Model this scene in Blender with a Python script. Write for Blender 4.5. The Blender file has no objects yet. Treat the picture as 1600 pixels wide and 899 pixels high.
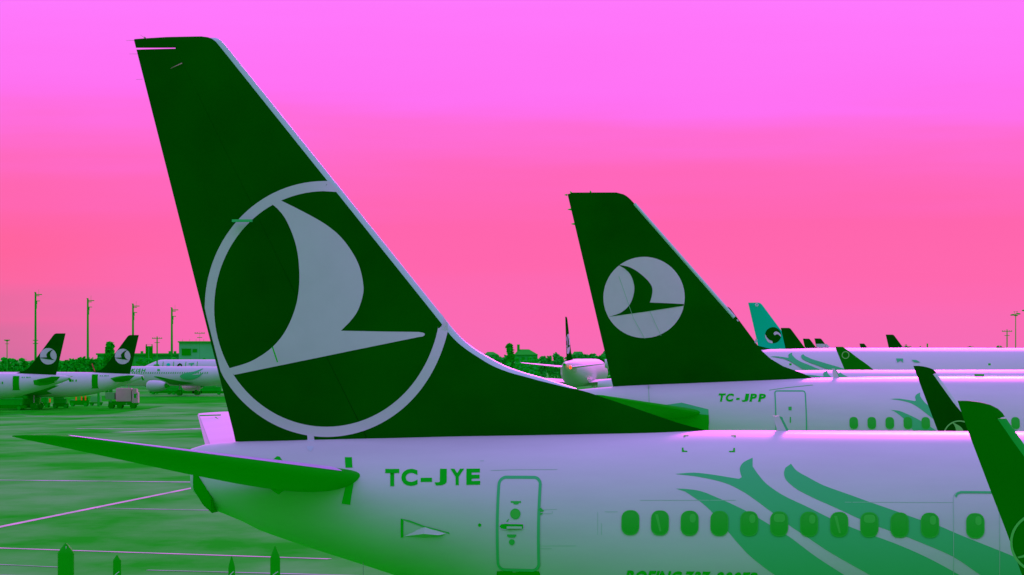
import bpy, bmesh, math, random
from mathutils import Vector, Matrix
from mathutils.bvhtree import BVHTree
R = math.radians
rnd = random.Random(7)
sc = bpy.context.scene
COL = sc.collection

# ------------------------------------------------------------------ camera
F, HZ, CZ = 4400.0, 562.0, 6.72          # focal length in px (of 1600), horizon row, eye height
cd = bpy.data.cameras.new('camera'); cam = bpy.data.objects.new('camera', cd); COL.objects.link(cam)
cam.location = (0, 0, CZ); cam.rotation_euler = (R(90), 0, 0)
cd.sensor_width = 36; cd.lens = F / 1600 * 36; cd.shift_y = (HZ - 449.5) / 1600
cd.clip_start = .5; cd.clip_end = 30000
sc.camera = cam

# ------------------------------------------------------------------ world: pink evening sky
w = bpy.data.worlds.new('World'); sc.world = w; w.use_nodes = True
nt = w.node_tree; nt.nodes.clear()
def N(t, **k):
    n = nt.nodes.new(t)
    for a, b in k.items(): setattr(n, a, b)
    return n
out = N('ShaderNodeOutputWorld'); bg = N('ShaderNodeBackground')
tc = N('ShaderNodeTexCoord'); sep = N('ShaderNodeSeparateXYZ')
nt.links.new(tc.outputs['Generated'], sep.inputs[0])
mp = N('ShaderNodeMapping'); mp.inputs['Scale'].default_value = (5, 5, 60)
nt.links.new(tc.outputs['Generated'], mp.inputs[0])
nz = N('ShaderNodeTexNoise'); nz.inputs['Scale'].default_value = 1.3; nz.inputs['Detail'].default_value = 3
nt.links.new(mp.outputs[0], nz.inputs[0])
def M(op, a, b=None, clamp=False):
    n = N('ShaderNodeMath', operation=op); n.use_clamp = clamp
    for i, v in enumerate((a, b)):
        if v is None: continue
        if isinstance(v, (int, float)): n.inputs[i].default_value = v
        else: nt.links.new(v, n.inputs[i])
    return n.outputs[0]
el = M('ADD', sep.outputs['Z'], M('MULTIPLY', M('SUBTRACT', nz.outputs[0], .5), .03))
def s2l(c): return tuple((v/255/12.92 if v/255 <= .04045 else ((v/255+.055)/1.055)**2.4) for v in c)
def ramp(inp, stops):
    r = N('ShaderNodeValToRGB'); e = r.color_ramp.elements
    while len(e) > 1: e.remove(e[-1])
    e[0].position = stops[0][0]; e[0].color = (*stops[0][1], 1)
    for p, c in stops[1:]:
        q = e.new(p); q.color = (*c, 1)
    nt.links.new(inp, r.inputs[0]); return r.outputs[0]
k = lambda r, g, b, m=1.0: tuple(v*m for v in s2l((r, g, b)))
front = ramp(el, [(0, k(246,108,182)), (.018, k(252,106,180)), (.034, k(255,103,174)), (.05, k(255,101,174)), (.068, k(255,104,192)),
                  (.080, k(255,108,212)), (.092, k(255,112,242)), (.13, k(255,121,255)), (.22, (1.05,.24,1.1)), (.5, (.76,.32,1.2)), (1, (.74,.36,1.6))])
left = ramp(el, [(0, k(206,110,156)), (.014, k(218,110,158)), (.026, k(250,104,162)), (.034, k(255,99,155)), (.05, k(255,100,166)), (.068, k(255,104,186)),
                  (.080, k(255,108,210)), (.092, k(255,112,238)), (.13, k(255,121,255)), (.22, (1.05,.24,1.1)), (.5, (.76,.32,1.2)), (1, (.74,.36,1.6))])
back = ramp(el, [(0, (.02,.36,.02)), (.15, (.015,.37,.02)), (.33, (.11,.39,.19)), (.58, (.44,.42,.98)), (.8, (.66,.38,1.45)), (1, (.74,.36,1.6))])
def mix(f, a, b):
    n = N('ShaderNodeMix', data_type='RGBA'); nt.links.new(f, n.inputs[0]); nt.links.new(a, n.inputs[6]); nt.links.new(b, n.inputs[7]); return n.outputs[2]
lf = N('ShaderNodeMapRange'); lf.interpolation_type = 'SMOOTHSTEP'
nt.links.new(sep.outputs['X'], lf.inputs[0]); lf.inputs[1].default_value = -.10; lf.inputs[2].default_value = -.20
ff = N('ShaderNodeMapRange'); ff.interpolation_type = 'SMOOTHSTEP'
nt.links.new(sep.outputs['Y'], ff.inputs[0]); ff.inputs[1].default_value = .05; ff.inputs[2].default_value = .85
nt.links.new(mix(ff.outputs[0], back, mix(lf.outputs[0], front, left)), bg.inputs[0])
nt.links.new(bg.outputs[0], out.inputs[0]); bg.inputs[1].default_value = 1

# ------------------------------------------------------------------ sun: low and soft behind the aircraft
sl = bpy.data.lights.new('sun', 'SUN'); so = bpy.data.objects.new('sun', sl); COL.objects.link(so)
sl.energy = 4.2; sl.angle = R(12); sl.color = (1, .06, .80)
so.rotation_euler = (R(-66), 0, R(-12)); so.location = (0, 100, 100)
sc.view_settings.view_transform = 'Standard'; sc.view_settings.look = 'None'
sc.view_settings.exposure = 0; sc.view_settings.gamma = 1

# ------------------------------------------------------------------ materials
MATS = {}
def mat(name, col, rough=.6, spec=.0, coat=0., metal=0., var=0., vscale=1., vstretch=(1,1,1), col2=None, emit=None, bump=0.):
    m = bpy.data.materials.new(name); m.use_nodes = True; t = m.node_tree; b = t.nodes['Principled BSDF']
    b.inputs['Base Color'].default_value = (*col, 1); b.inputs['Roughness'].default_value = rough
    b.inputs['Specular IOR Level'].default_value = spec; b.inputs['Coat Weight'].default_value = coat
    b.inputs['Coat Roughness'].default_value = .12; b.inputs['Metallic'].default_value = metal
    if emit: b.inputs['Emission Color'].default_value = (*emit[0], 1); b.inputs['Emission Strength'].default_value = emit[1]
    if var or col2:
        tcn = t.nodes.new('ShaderNodeTexCoord'); mpn = t.nodes.new('ShaderNodeMapping'); mpn.inputs['Scale'].default_value = vstretch
        n = t.nodes.new('ShaderNodeTexNoise'); n.inputs['Scale'].default_value = vscale; n.inputs['Detail'].default_value = 6; n.inputs['Roughness'].default_value = .6
        r = t.nodes.new('ShaderNodeValToRGB'); r.color_ramp.elements[0].position = .36; r.color_ramp.elements[1].position = .64
        c2 = col2 or tuple(v*(1-var) for v in col)
        r.color_ramp.elements[0].color = (*c2, 1); r.color_ramp.elements[1].color = (*col, 1)
        t.links.new(tcn.outputs['Object'], mpn.inputs[0]); t.links.new(mpn.outputs[0], n.inputs[0])
        t.links.new(n.outputs[0], r.inputs[0]); t.links.new(r.outputs[0], b.inputs['Base Color'])
        if bump:
            bp = t.nodes.new('ShaderNodeBump'); bp.inputs['Strength'].default_value = bump; bp.inputs['Distance'].default_value = .1
            t.links.new(n.outputs[0], bp.inputs['Height']); t.links.new(bp.outputs[0], b.inputs['Normal'])
    MATS[name] = m; return m
WHITE = mat('white_paint', (.74,.75,.74), .38, .12, .10, var=.07, vscale=.9, vstretch=(.35,1,1.6))
WHITEF = mat('far_white_paint', (.74,.74,.74), .45, .1, .05)
FIN = mat('dark_fin_paint', (.001,.135,.001), .7, .0, var=.28, vscale=.3)
FIN2 = mat('winglet_paint', (.001,.27,.001), .5, .02, var=.06, vscale=.8)
EMB = mat('emblem_paint', (.99,.70,.92), .5, .05, var=.04, vscale=2)
EDGE = mat('bare_leading_edge', (.66,.78,.80), .35, .25)
STRIPE = mat('stripe_paint', (.085,.66,.22), .5, .0)
DARK = mat('dark_marking', (.0,.66,.012), .5, .02)
BLK = mat('deep_green_panel', (.0,.50,.0), .6, .0)
GLASS = mat('cabin_window', (.012,.58,.02), .25, .25)
BLIND = mat('window_blind', (.07,.70,.07), .5, .05)
SEAL = mat('seam', (.05,.66,.09), .6, .0)
SEAM = mat('panel_seam', (.42,.70,.48), .6, .0)
FRAME = mat('window_surround', (.04,.66,.05), .5, .0)
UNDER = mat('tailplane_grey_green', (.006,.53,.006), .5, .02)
METAL_GLINT = mat('metal_with_magenta_glint', (1,.5,1), .3, .4)  # metal, tinted to carry the tailplane's magenta edge highlight
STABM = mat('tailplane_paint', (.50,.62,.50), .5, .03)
TEAL = mat('teal_paint', (.0,.80,.42), .4, .05)
MAST = mat('mast_steel', (.02,.62,.03), .6, .0)
TREE = mat('foliage', (.0,.62,.004), .9, .0, col2=(.015,.68,.03), vscale=.25)
TREE2 = mat('hazy_foliage', (.01,.62,.02), .9, .0, col2=(.07,.68,.13), vscale=.5)
BARK = mat('bark', (.02,.45,.02), .9, .0)
BLD = mat('terminal_wall', (.04,.66,.12), .8, .0, var=.15, vscale=.15)
BLD2 = mat('upper_block_wall', (.17,.75,.32), .8, .0, var=.1, vscale=.2)
GRD = mat('apron', (.105,.62,.11), .95, .0, col2=(.012,.58,.012), vscale=1)
SHADE_GRD = mat('ground_shade', (.02,.60,.02), .95, .0, col2=(.0,.56,.0), vscale=.2)  # shadow colour for the ground below the left airliners
LINE = mat('line_paint', (.66,.60,.56), .8, .0, col2=(.35,.6,.35), vscale=.5)
LINE2 = mat('worn_line_paint', (.45,.58,.50), .8, .0, col2=(.12,.6,.13), vscale=.3)
PINKBOX = mat('truck_box', (.66,.56,.50), .6, .05, var=.12, vscale=.8)
GREYBOX = mat('dull_box', (.12,.62,.15), .7, .0)
ORANGE = mat('orange_paint_with_glow', (.8,.12,.02), .5, .1, emit=((1,.10,.02), .25))  # glow put into the paint, on the lampless posts too
REDP = mat('red_boom_paint', (1.0,.06,.12), .5, .1)
BEACON = mat('beacon_lens', (1,.05,.02), .3, .2, emit=((1,.05,.01), 3))
WICK = mat('wick', (.9,.35,.4), .5, .1)
# apron: stretched, patchy
t = GRD.node_tree; mpn = [n for n in t.nodes if n.type == 'MAPPING'][0]; mpn.inputs['Scale'].default_value = (.10, .045, 1)
nn = [n for n in t.nodes if n.type == 'TEX_NOISE'][0]; nn.inputs['Scale'].default_value = 1.0; nn.inputs['Detail'].default_value = 6; nn.inputs['Roughness'].default_value = .6
rr = [n for n in t.nodes if n.type == 'VALTORGB'][0]; rr.color_ramp.elements[0].position = .38; rr.color_ramp.elements[1].position = .66

# ------------------------------------------------------------------ helpers
def tag(o, label=None, cat=None, group=None, kind=None):
    if label: o['label'] = label
    if cat: o['category'] = cat
    if group: o['group'] = group
    if kind: o['kind'] = kind
    return o
def empty(name, loc=(0,0,0), rz=0., scale=1.):
    o = bpy.data.objects.new(name, None); COL.objects.link(o); o.location = loc; o.rotation_euler = (0,0,rz); o.scale = (scale,)*3
    o.empty_display_size = .5
    return o
def link(name, bm, m, parent=None, smooth=False, recalc=True):
    if recalc: bmesh.ops.recalc_face_normals(bm, faces=bm.faces)
    me = bpy.data.meshes.new(name); bm.to_mesh(me); bm.free()
    for mm in (m if isinstance(m, (list, tuple)) else [m]): me.materials.append(mm)
    if smooth:
        for p in me.polygons: p.use_smooth = True
        if smooth == 'auto': me.set_sharp_from_angle(angle=R(40))
    o = bpy.data.objects.new(name, me); COL.objects.link(o)
    if parent: o.parent = parent
    return o
def interp(x, pts):
    if x <= pts[0][0]: return pts[0][1]
    for (a, b), (c, d) in zip(pts, pts[1:]):
        if x <= c: return b + (d-b)*(x-a)/(c-a)
    return pts[-1][1]
def catmull(pts, n=6, closed=False):
    out = []; L = len(pts)
    for i in range(L if closed else L-1):
        p = [pts[(i+j) % L] if closed else pts[min(max(i+j,0),L-1)] for j in (-1,0,1,2)]
        for q in range(n):
            u = q/n
            out.append(tuple(.5*((2*p[1][a])+(-p[0][a]+p[2][a])*u+(2*p[0][a]-5*p[1][a]+4*p[2][a]-p[3][a])*u*u+(-p[0][a]+3*p[1][a]-3*p[2][a]+p[3][a])*u**3) for a in (0,1)))
    if not closed: out.append(tuple(pts[-1]))
    return out
def box(bm, c, s, rz=0.):
    m = Matrix.Translation(c) @ Matrix.Rotation(rz, 4, 'Z') @ Matrix.Diagonal((s[0], s[1], s[2], 1))
    return bmesh.ops.create_cube(bm, size=1, matrix=m)
def tube(bm, a, b, r1, r2=None, n=10):
    a, b = Vector(a), Vector(b); d = b-a
    q = d.to_track_quat('Z', 'Y').to_matrix().to_4x4()
    bmesh.ops.create_cone(bm, cap_ends=True, segments=n, radius1=r1, radius2=r1 if r2 is None else r2, depth=d.length, matrix=Matrix.Translation((a+b)/2) @ q)
def wpos(px, py, Y):                      # the world point seen at this pixel at distance Y
    return Vector(((px-800)/F*Y, Y, CZ-(py-HZ)/F*Y))

class Frame:                              # local frame of one aircraft: x towards its nose, z up
    def __init__(s, x, y, z, rz, k=1.):
        s.m = Matrix.Translation((x,y,z)) @ Matrix.Rotation(rz, 4, 'Z') @ Matrix.Scale(k, 4); s.i = s.m.inverted()
        s.c = s.i @ Vector((0,0,CZ)); s.near = -1 if math.cos(rz) > 0 else 1
    def at(s, px, py, t=0.):              # local point on the plane y=t seen at this pixel
        d = (s.i @ wpos(px, py, 100)) - s.c; q = s.c + d*((t-s.c.y)/d.y); return q
    def sz(s, px, py, t=0.):
        q = s.at(px, py, t); return (q.x, q.z)
    def hit(s, bvh, px, py, fb=0.):
        d = ((s.i @ wpos(px, py, 100)) - s.c).normalized(); h = bvh.ray_cast(s.c, d)
        return (h[0].x, h[0].z) if h[0] else s.sz(px, py, fb)
def bvh_of(o): 
    bm = bmesh.new(); bm.from_mesh(o.data); b = BVHTree.FromBMesh(bm); bm.free(); return b

def project(name, bm, bvh, side, off, m, parent, dz=.12, ds=.6):      # bm holds flat (s,0,z) faces; lay them on the surface
    bm.normal_update()
    bmesh.ops.triangulate(bm, faces=bm.faces)
    for ax, step in ((2, dz), (0, ds)):
        lo = min(v.co[ax] for v in bm.verts); hi = max(v.co[ax] for v in bm.verts)
        q = math.ceil(lo/step)*step
        while q < hi:
            no = [0,0,0]; no[ax] = 1; co = [0,0,0]; co[ax] = q+.0007
            bmesh.ops.bisect_plane(bm, geom=bm.verts[:]+bm.edges[:]+bm.faces[:], plane_co=co, plane_no=no); q += step
    lost = 0; last = side*2.
    for v in bm.verts:
        h = bvh.ray_cast(Vector((v.co.x, side*30, v.co.z)), Vector((0,-side,0)))
        if h[0]:
            n = h[1]
            if n.y*side < 0: n = -n
            v.co = h[0] + n*off; last = v.co.y
        else: v.co.y = last
    for f in bm.faces:
        f.normal_update()
        if f.normal.y*side < 0: f.normal_flip()
    return link(name, bm, m, parent, recalc=False, smooth=True)
def poly_bm(loops):
    bm = bmesh.new()
    for lp in loops:
        bm.faces.new([bm.verts.new((p[0],0,p[1])) for p in lp])
    return bm
def ring_bm(path, wd, closed=True):       # ribbon of width wd along path
    bm = bmesh.new(); n = len(path); A = []; 
    for i, p in enumerate(path):
        a = path[(i-1) % n] if closed or i else p; b = path[(i+1) % n] if closed or i < n-1 else p
        d = Vector((b[0]-a[0], b[1]-a[1])).normalized(); nn_ = Vector((-d.y, d.x))
        A.append((bm.verts.new((p[0]+nn_.x*wd/2,0,p[1]+nn_.y*wd/2)), bm.verts.new((p[0]-nn_.x*wd/2,0,p[1]-nn_.y*wd/2))))
    for i in range(n if closed else n-1):
        a, b = A[i], A[(i+1) % n]; bm.faces.new((a[0], b[0], b[1], a[1]))
    return bm
def rrect(x0, z0, x1, z1, r, n=6):
    out = []
    for cx, cz, a0 in ((x1-r,z1-r,0),(x0+r,z1-r,90),(x0+r,z0+r,180),(x1-r,z0+r,270)):
        for i in range(n+1):
            a = R(a0+90*i/n); out.append((cx+r*math.cos(a), cz+r*math.sin(a)))
    return out
def circ(cx, cz, r, n=40, r2=None): return [(cx+r*math.cos(2*math.pi*i/n), cz+(r2 or r)*math.sin(2*math.pi*i/n)) for i in range(n)]
def glyph(ch, offset):
    cu = bpy.data.curves.new('t', 'FONT'); cu.body = ch; cu.offset = offset; cu.resolution_u = 4
    o = bpy.data.objects.new('t', cu); COL.objects.link(o)
    me = bpy.data.meshes.new_from_object(o.evaluated_get(bpy.context.evaluated_depsgraph_get()))
    bpy.data.objects.remove(o); vs = [(v.co.x, v.co.y) for v in me.vertices]; fs = [tuple(p.vertices) for p in me.polygons]; bpy.data.meshes.remove(me)
    return vs, fs
def text_bm(s, q, offset=.0, shear=0., gap=.14, ext=None, wf=1.):           # q: corners bl, br, tr, tl in (s,z)
    tv, _ = glyph('T', offset); c0, c1_ = min(v[1] for v in tv), max(v[1] for v in tv); ch_ = c1_-c0
    V = []; cur = 0.
    for i, ch in enumerate(s):
        if ch == ' ': cur += .32; continue
        vs, fs = glyph(ch, offset); a, b = min(v[0] for v in vs), max(v[0] for v in vs); lo, hi = min(v[1] for v in vs), max(v[1] for v in vs)
        if ch in '-': lo, hi = c0, c1_
        if ext: l_, r_ = ext[i]
        else: l_, r_ = cur, cur+(b-a)/ch_*wf
        cur = r_+gap
        pts = []
        for x, y in vs:
            v = (y-lo)/(hi-lo); pts.append((l_+(r_-l_)*(x-a)/(b-a)+shear*(v-.0), v))
        V.append((pts, fs))
    xs = [p[0] for g_ in V for p in g_[0]]; x0_, x1_ = min(xs), max(xs); bm = bmesh.new()
    for pts, fs in V:
        bv = []
        for x, v in pts:
            u = (x-x0_)/(x1_-x0_)
            b = [q[0][k_]*(1-u)+q[1][k_]*u for k_ in (0,1)]; t_ = [q[3][k_]*(1-u)+q[2][k_]*u for k_ in (0,1)]
            bv.append(bm.verts.new((b[0]*(1-v)+t_[0]*v, 0, b[1]*(1-v)+t_[1]*v)))
        for f in fs: bm.faces.new([bv[k_] for k_ in f])
    return bm

# airfoil sections
def foil(x):                               # x 0 at leading edge, 1 at trailing edge, max 1
    return 10*(.2969*math.sqrt(x)-.126*x-.3516*x*x+.2843*x**3-.1036*x**4)
CS = [0,.02,.06,.12,.2,.3,.4,.5,.6,.7,.8,.87,.93,.965,.985,.995,1]
def loft(bm, rings, cap=True):
    V = [[bm.verts.new(p) for p in r] for r in rings]; n = len(V[0])
    for a, b in zip(V, V[1:]):
        for i in range(n):
            j = (i+1) % n
            try: bm.faces.new((a[i], a[j], b[j], b[i]))
            except ValueError: pass
    if cap:
        bm.faces.new(V[0][::-1]); bm.faces.new(V[-1])
    bmesh.ops.remove_doubles(bm, verts=bm.verts, dist=1e-4)
    bmesh.ops.dissolve_degenerate(bm, dist=1e-5, edges=bm.edges)
def finmesh(name, te, le, T, zs, c0, c1, m, parent, smooth='auto'):
    # te, le: [(z,s)] ; T: [(z,half thickness)] ; c0, c1: functions z->chord fraction from trailing edge
    bm = bmesh.new(); rings = []
    for z in zs:
        a, b = interp(z, te), interp(z, le); h = interp(z, T); u0, u1 = c0(z, b-a), c1(z, b-a)
        cs = [u0+(u1-u0)*c for c in CS]
        near = [(a+(b-a)*c, -h*foil(1-c), z) for c in cs]; far = [(p[0], -p[1], p[2]) for p in near[::-1]]
        rings.append(near+far)
    loft(bm, rings); return link(name, bm, m, parent, smooth)
def winglike(name, secs, m, parent, sub=6, up=.0):     # secs: (y, s_te, s_le, z, half thickness)
    bm = bmesh.new(); rings = []
    S = []
    for a, b in zip(secs, secs[1:]):
        for i in range(sub): S.append([a[j]+(b[j]-a[j])*i/sub for j in range(5)])
    S.append(secs[-1])
    for y, te, le, z, h in S:
        top = [(te+(le-te)*c, y, z+h*foil(1-c)*(1-up)) for c in CS]; bot = [(te+(le-te)*c, y, z-h*foil(1-c)*(1+up)) for c in CS][::-1]
        rings.append(top+bot)
    loft(bm, rings); return link(name, bm, m, parent, 'auto')

def fuselage(parent, secs, m, end=None, nseg=64, name='fuselage'):
    # secs: (s, zb, zt, hw); end(z): s of the slanted tail end
    bm = bmesh.new(); rings = []
    S = []
    for i, a in enumerate(secs[:-1]):
        b = secs[i+1]; n = max(1, int((b[0]-a[0])/.5))
        for q in range(n): S.append([a[j]+(b[j]-a[j])*q/n for j in range(4)])
    S.append(secs[-1])
    s0 = S[0][0]
    for s, zb, zt, hw in S:
        r = []; cz, hz = (zb+zt)/2, (zt-zb)/2
        for i in range(nseg):
            a = 2*math.pi*(i+.5)/nseg; z = cz+hz*math.sin(a); x = s
            if end and s < s0+1.2:
                f = (s-s0)/1.2; x = end(z)*(1-f) + (s0+1.2)*f
            r.append((x, hw*math.cos(a), z))
        rings.append(r)
    loft(bm, rings); o = link(name, bm, m, parent, 'auto'); return o
def smooth_secs(keys, step=.5):           # keys (s,zb,zt,hw) -> smooth interpolation
    out = []
    for i in range(len(keys)-1):
        p = [keys[min(max(i+j,0),len(keys)-1)] for j in (-1,0,1,2)]
        n = max(1, int(round((p[2][0]-p[1][0])/step)))
        for q in range(n):
            u = q/n; row = [p[1][0]+(p[2][0]-p[1][0])*u]
            for a in (1,2,3):
                d = p[2][0]-p[1][0]
                m1 = (p[2][a]-p[0][a])/max(1e-6,(p[2][0]-p[0][0]))*d; m2 = (p[3][a]-p[1][a])/max(1e-6,(p[3][0]-p[1][0]))*d
                row.append((2*u**3-3*u*u+1)*p[1][a]+(u**3-2*u*u+u)*m1+(-2*u**3+3*u*u)*p[2][a]+(u**3-u*u)*m2)
            out.append(tuple(row))
    out.append(keys[-1]); return out

# ------------------------------------------------------------------ emblem shapes (pixels of the large fin and of the second fin)
BIRD1 = [(438,313),(472,330),(506,349),(530,368),(549,392),(562,418),(568,447),(566,466),(558,488),(546,504)]
BIRD1b = [(377,570.5),(396,563),(420,547.5),(439,528),(453,504),(463,476),(467.5,447),(467.5,418),(464,390),(457,366),(446,342),(434,326.5)]
def bird_big():
    return catmull(BIRD1, 5) + [(533,517),(600,518.3),(654,519),(661,520.3),(664,522),(663,524.5),(660,526.2),(654,527),(500,558.5),(366,586)] + [(357,576)] + catmull(BIRD1b, 5) + [(424,318)]
B2a = [(966,414),(981.5,417),(995,424),(1008,434.7),(1016,444),(1019,452),(1018,463),(1015,473)]
B2b = [(951,495),(960,492.6),(971,488),(981.5,479),(988,467),(991,452),(989,439),(984,428),(976,420)]
BIRD2 = [((x-1006)/63.5, -(y-465)/63.5) for x, y in catmull(B2a, 4)+[(1040,474),(1068,475.5),(1068,478),(1010,487)]+catmull(B2b, 4)]
def emblem(parent, bvh, side, cx, cz, r, o1=.006, inv=False):
    a = project('emblem_disc', poly_bm([circ(cx, cz, r)]), bvh, side, o1, EMB, parent)
    project('emblem_bird', poly_bm([[(cx+x*r, cz+z*r) for x, z in BIRD2]]), bvh, side, o1*2, FIN, parent)

# stripe shapes, pixels on the near fuselage
ST_A = catmull([(1056.6,763.8),(1075,764.7),(1095.5,768),(1118.6,777),(1141.6,787),(1170,801),(1199,818),(1232,838),(1275,870),(1320,899),(1345,914)],4) + \
       catmull([(1226,914),(1211,899),(1188,882),(1165,862),(1136,829),(1113,801),(1098,787),(1084,777),(1070,768)],4)
ST_B = catmull([(1055,741),(1084,739),(1113,742),(1141.6,746.6),(1154.6,748.6)],4) + catmull([(1159,746),(1156,735),(1157.5,728),(1163,722),(1176,715.5)],4) + \
       catmull([(1176,729),(1185,742),(1199,757.5),(1225,775),(1262,792.5),(1297,810),(1325,822),(1350,832),(1400,850),(1450,872),(1500,899),(1524,914)],4) + \
       catmull([(1384,914),(1360,899),(1300,865),(1262,840),(1232,820),(1200,796),(1170,774),(1153,764),(1136,756),(1113,749.5),(1084,744)],4)
ST_C = catmull([(1236,725),(1245,736),(1262.5,746),(1287.5,759),(1325,772.5),(1362.5,786),(1400,799),(1437.5,812.5),(1465,821),(1500,836),(1550,856),(1590,872.5),(1670,910)],4) + \
       catmull([(1555,914),(1532.5,899),(1512.5,885),(1487.5,869),(1450,852.5),(1412.5,837.5),(1375,824),(1350,814),(1325,802.5),(1300,791),(1275,780),(1250,767.5),(1237.5,759),(1227.5,749),(1225,739),(1227.5,731)],4)

# ------------------------------------------------------------------ ground with its slight falls
def ss(x, a, b):
    u = min(max((x-a)/(b-a),0),1); return u*u*(3-2*u)
def ground_z(X, Y):
    lft = interp(Y, [(160,0),(400,-1.15),(450,-1.15),(590,-.65),(800,-.4),(1500,0)])*ss(-X, -5, 12)
    rgt = interp(Y, [(95,0),(130,.55),(170,.55),(300,0)])*ss(X, 0, 8)
    return lft+rgt
bm = bmesh.new()
xs = [-9000,-3000,-800,-300] + [i*8 for i in range(-25,26)] + [300,800,3000,9000]
ys = [-200,-20] + [i*10 for i in range(0,90)] + [1000,1200,1500,2500,5000,15000]
G = [[bm.verts.new((x,y,ground_z(x,y))) for x in xs] for y in ys]
for a, b in zip(G, G[1:]):
    for i in range(len(xs)-1): bm.faces.new((a[i],a[i+1],b[i+1],b[i]))
tag(link('ground', bm, GRD, None, True), kind='structure')
def ground_at(px, py):
    Y = CZ*F/(py-HZ)
    for _ in range(12): Y = (CZ-ground_z((px-800)/F*Y, Y))*F/(py-HZ)
    return Vector(((px-800)/F*Y, Y, 0))
def gline(p, wd, m):
    bm = bmesh.new(); a, b = ground_at(*p[0]), ground_at(*p[1]); d = (b-a).normalized(); n = Vector((-d.y,d.x,0)); pr = None; N_ = 30
    for i in range(N_+1):
        c = a+(b-a)*i/N_; z = ground_z(c.x, c.y)+.012
        q = [bm.verts.new((c.x+n.x*s*wd/2, c.y+n.y*s*wd/2, z)) for s in (-1,1)]
        if pr: bm.faces.new((pr[0],q[0],q[1],pr[1]))
        pr = q
    tag(link('apron_marking', bm, m), kind='structure')
gline(((-60,750),(560,756.5)), .85, LINE2); gline(((-60,836),(330,757)), .34, LINE); gline(((150,794.5),(560,802)), .42, LINE2)
gline(((-60,855),(515,874)), .36, LINE); gline(((-60,880),(95,887)), .24, LINE2); gline(((230,891.5),(560,900)), .26, LINE2)
gline(((-60,897),(100,902)), .25, LINE2); gline(((120,670),(420,671.5)), 1.6, LINE2); gline(((180,676),(420,665)), 1.4, LINE2); gline(((40,651),(420,649)), 1.0, LINE2)

BOUNCE = mat('green_bounce_sheet', (.006,.86,.008), .9, .0, col2=(.003,.78,.004), vscale=.2)  # added green sheet, bounces light onto the near airliners' undersides
bm = bmesh.new()
for X0_, X1_, Y0_, Y1_ in ((-45,90,15,84),(8,130,84,230)):
    nx, ny = int((X1_-X0_)/9), int((Y1_-Y0_)/9)
    g_ = [[bm.verts.new((X0_+(X1_-X0_)*i/nx, Y0_+(Y1_-Y0_)*j/ny, ground_z(X0_+(X1_-X0_)*i/nx, Y0_+(Y1_-Y0_)*j/ny)+.006)) for i in range(nx+1)] for j in range(ny+1)]
    for j in range(ny):
        for i in range(nx): bm.faces.new((g_[j][i],g_[j][i+1],g_[j+1][i+1],g_[j+1][i]))
tag(link('green_bounce_sheet', bm, BOUNCE), kind='structure')
for xa, xb, YS in ((-110,-58,(398,410,425,445,470)),(-110,10,(500,520,560,640))):  # dark patches painted as the shadow under the left airliners
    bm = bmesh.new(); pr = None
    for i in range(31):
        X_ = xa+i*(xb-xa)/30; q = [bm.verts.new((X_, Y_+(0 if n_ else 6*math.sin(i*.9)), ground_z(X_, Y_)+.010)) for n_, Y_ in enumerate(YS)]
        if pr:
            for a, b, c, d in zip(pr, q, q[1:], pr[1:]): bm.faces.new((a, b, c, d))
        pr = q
    tag(link('ground_shade_patch', bm, SHADE_GRD), kind='structure')
# ================================================================== nearest airliner
YAW = R(-7.3)
fr = Frame(0, 50, 0, YAW); A = empty('airliner', (0,50,0), YAW)
tag(A, 'nearest white airliner with the large dark fin carrying a ringed bird, lettered TC-JYE', 'airliner')
def X(px, t=0., py=700): return fr.at(px, py, t).x
def Z(px, py, t=0.): return fr.at(px, py, t).z
x0 = X(302); zc_ = Z(1300, 673.5)
keys = [(x0, Z(318,792), Z(302,701), .30), (X(318), Z(335,800), Z(318,694.5), .42), (X(370), Z(370,815), Z(370,690.5), .62),
        (X(427), Z(427,836), Z(427,689), .82), (X(500), Z(500,860.5), Z(500,686.5), 1.05), (X(565), Z(565,881), Z(565,684.5), 1.24),
        (X(620), Z(620,899), Z(620,683), 1.38), (X(720), Z(720,930), Z(720,680), 1.60), (X(820), 2.05, Z(820,678), 1.76), (X(920), 1.72, Z(920,676), 1.85),
        (X(1020), 1.52, Z(1020,674.5), 1.88), (X(1120), 1.44, zc_+.003, 1.88), (X(1300), 1.44, zc_, 1.88), (28, 1.44, zc_, 1.88), (30.5, 1.5, zc_-.12, 1.80),
        (32.3, 1.75, zc_-.65, 1.5), (33.8, 2.05, zc_-1.6, 1.05), (34.7, 2.4, zc_-2.2, .5), (35, 2.7, zc_-2.5, .08)]
zend = [(Z(333,802), X(333)), (Z(303,762), X(304)), (Z(303,737), X(303)), (Z(298,702), X(299)), (Z(305,694), X(306))]
fus = fuselage(A, smooth_secs(keys, .25), WHITE, end=lambda z: interp(z, zend), nseg=96)
FB = bvh_of(fus)
def PX(pts): return [fr.hit(FB, x, y, -1.6) for x, y in pts]
def onbody(name, pts, m, off, parent=A): return project(name, poly_bm([PX(pts)]), FB, -1, off, m, parent)
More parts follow.
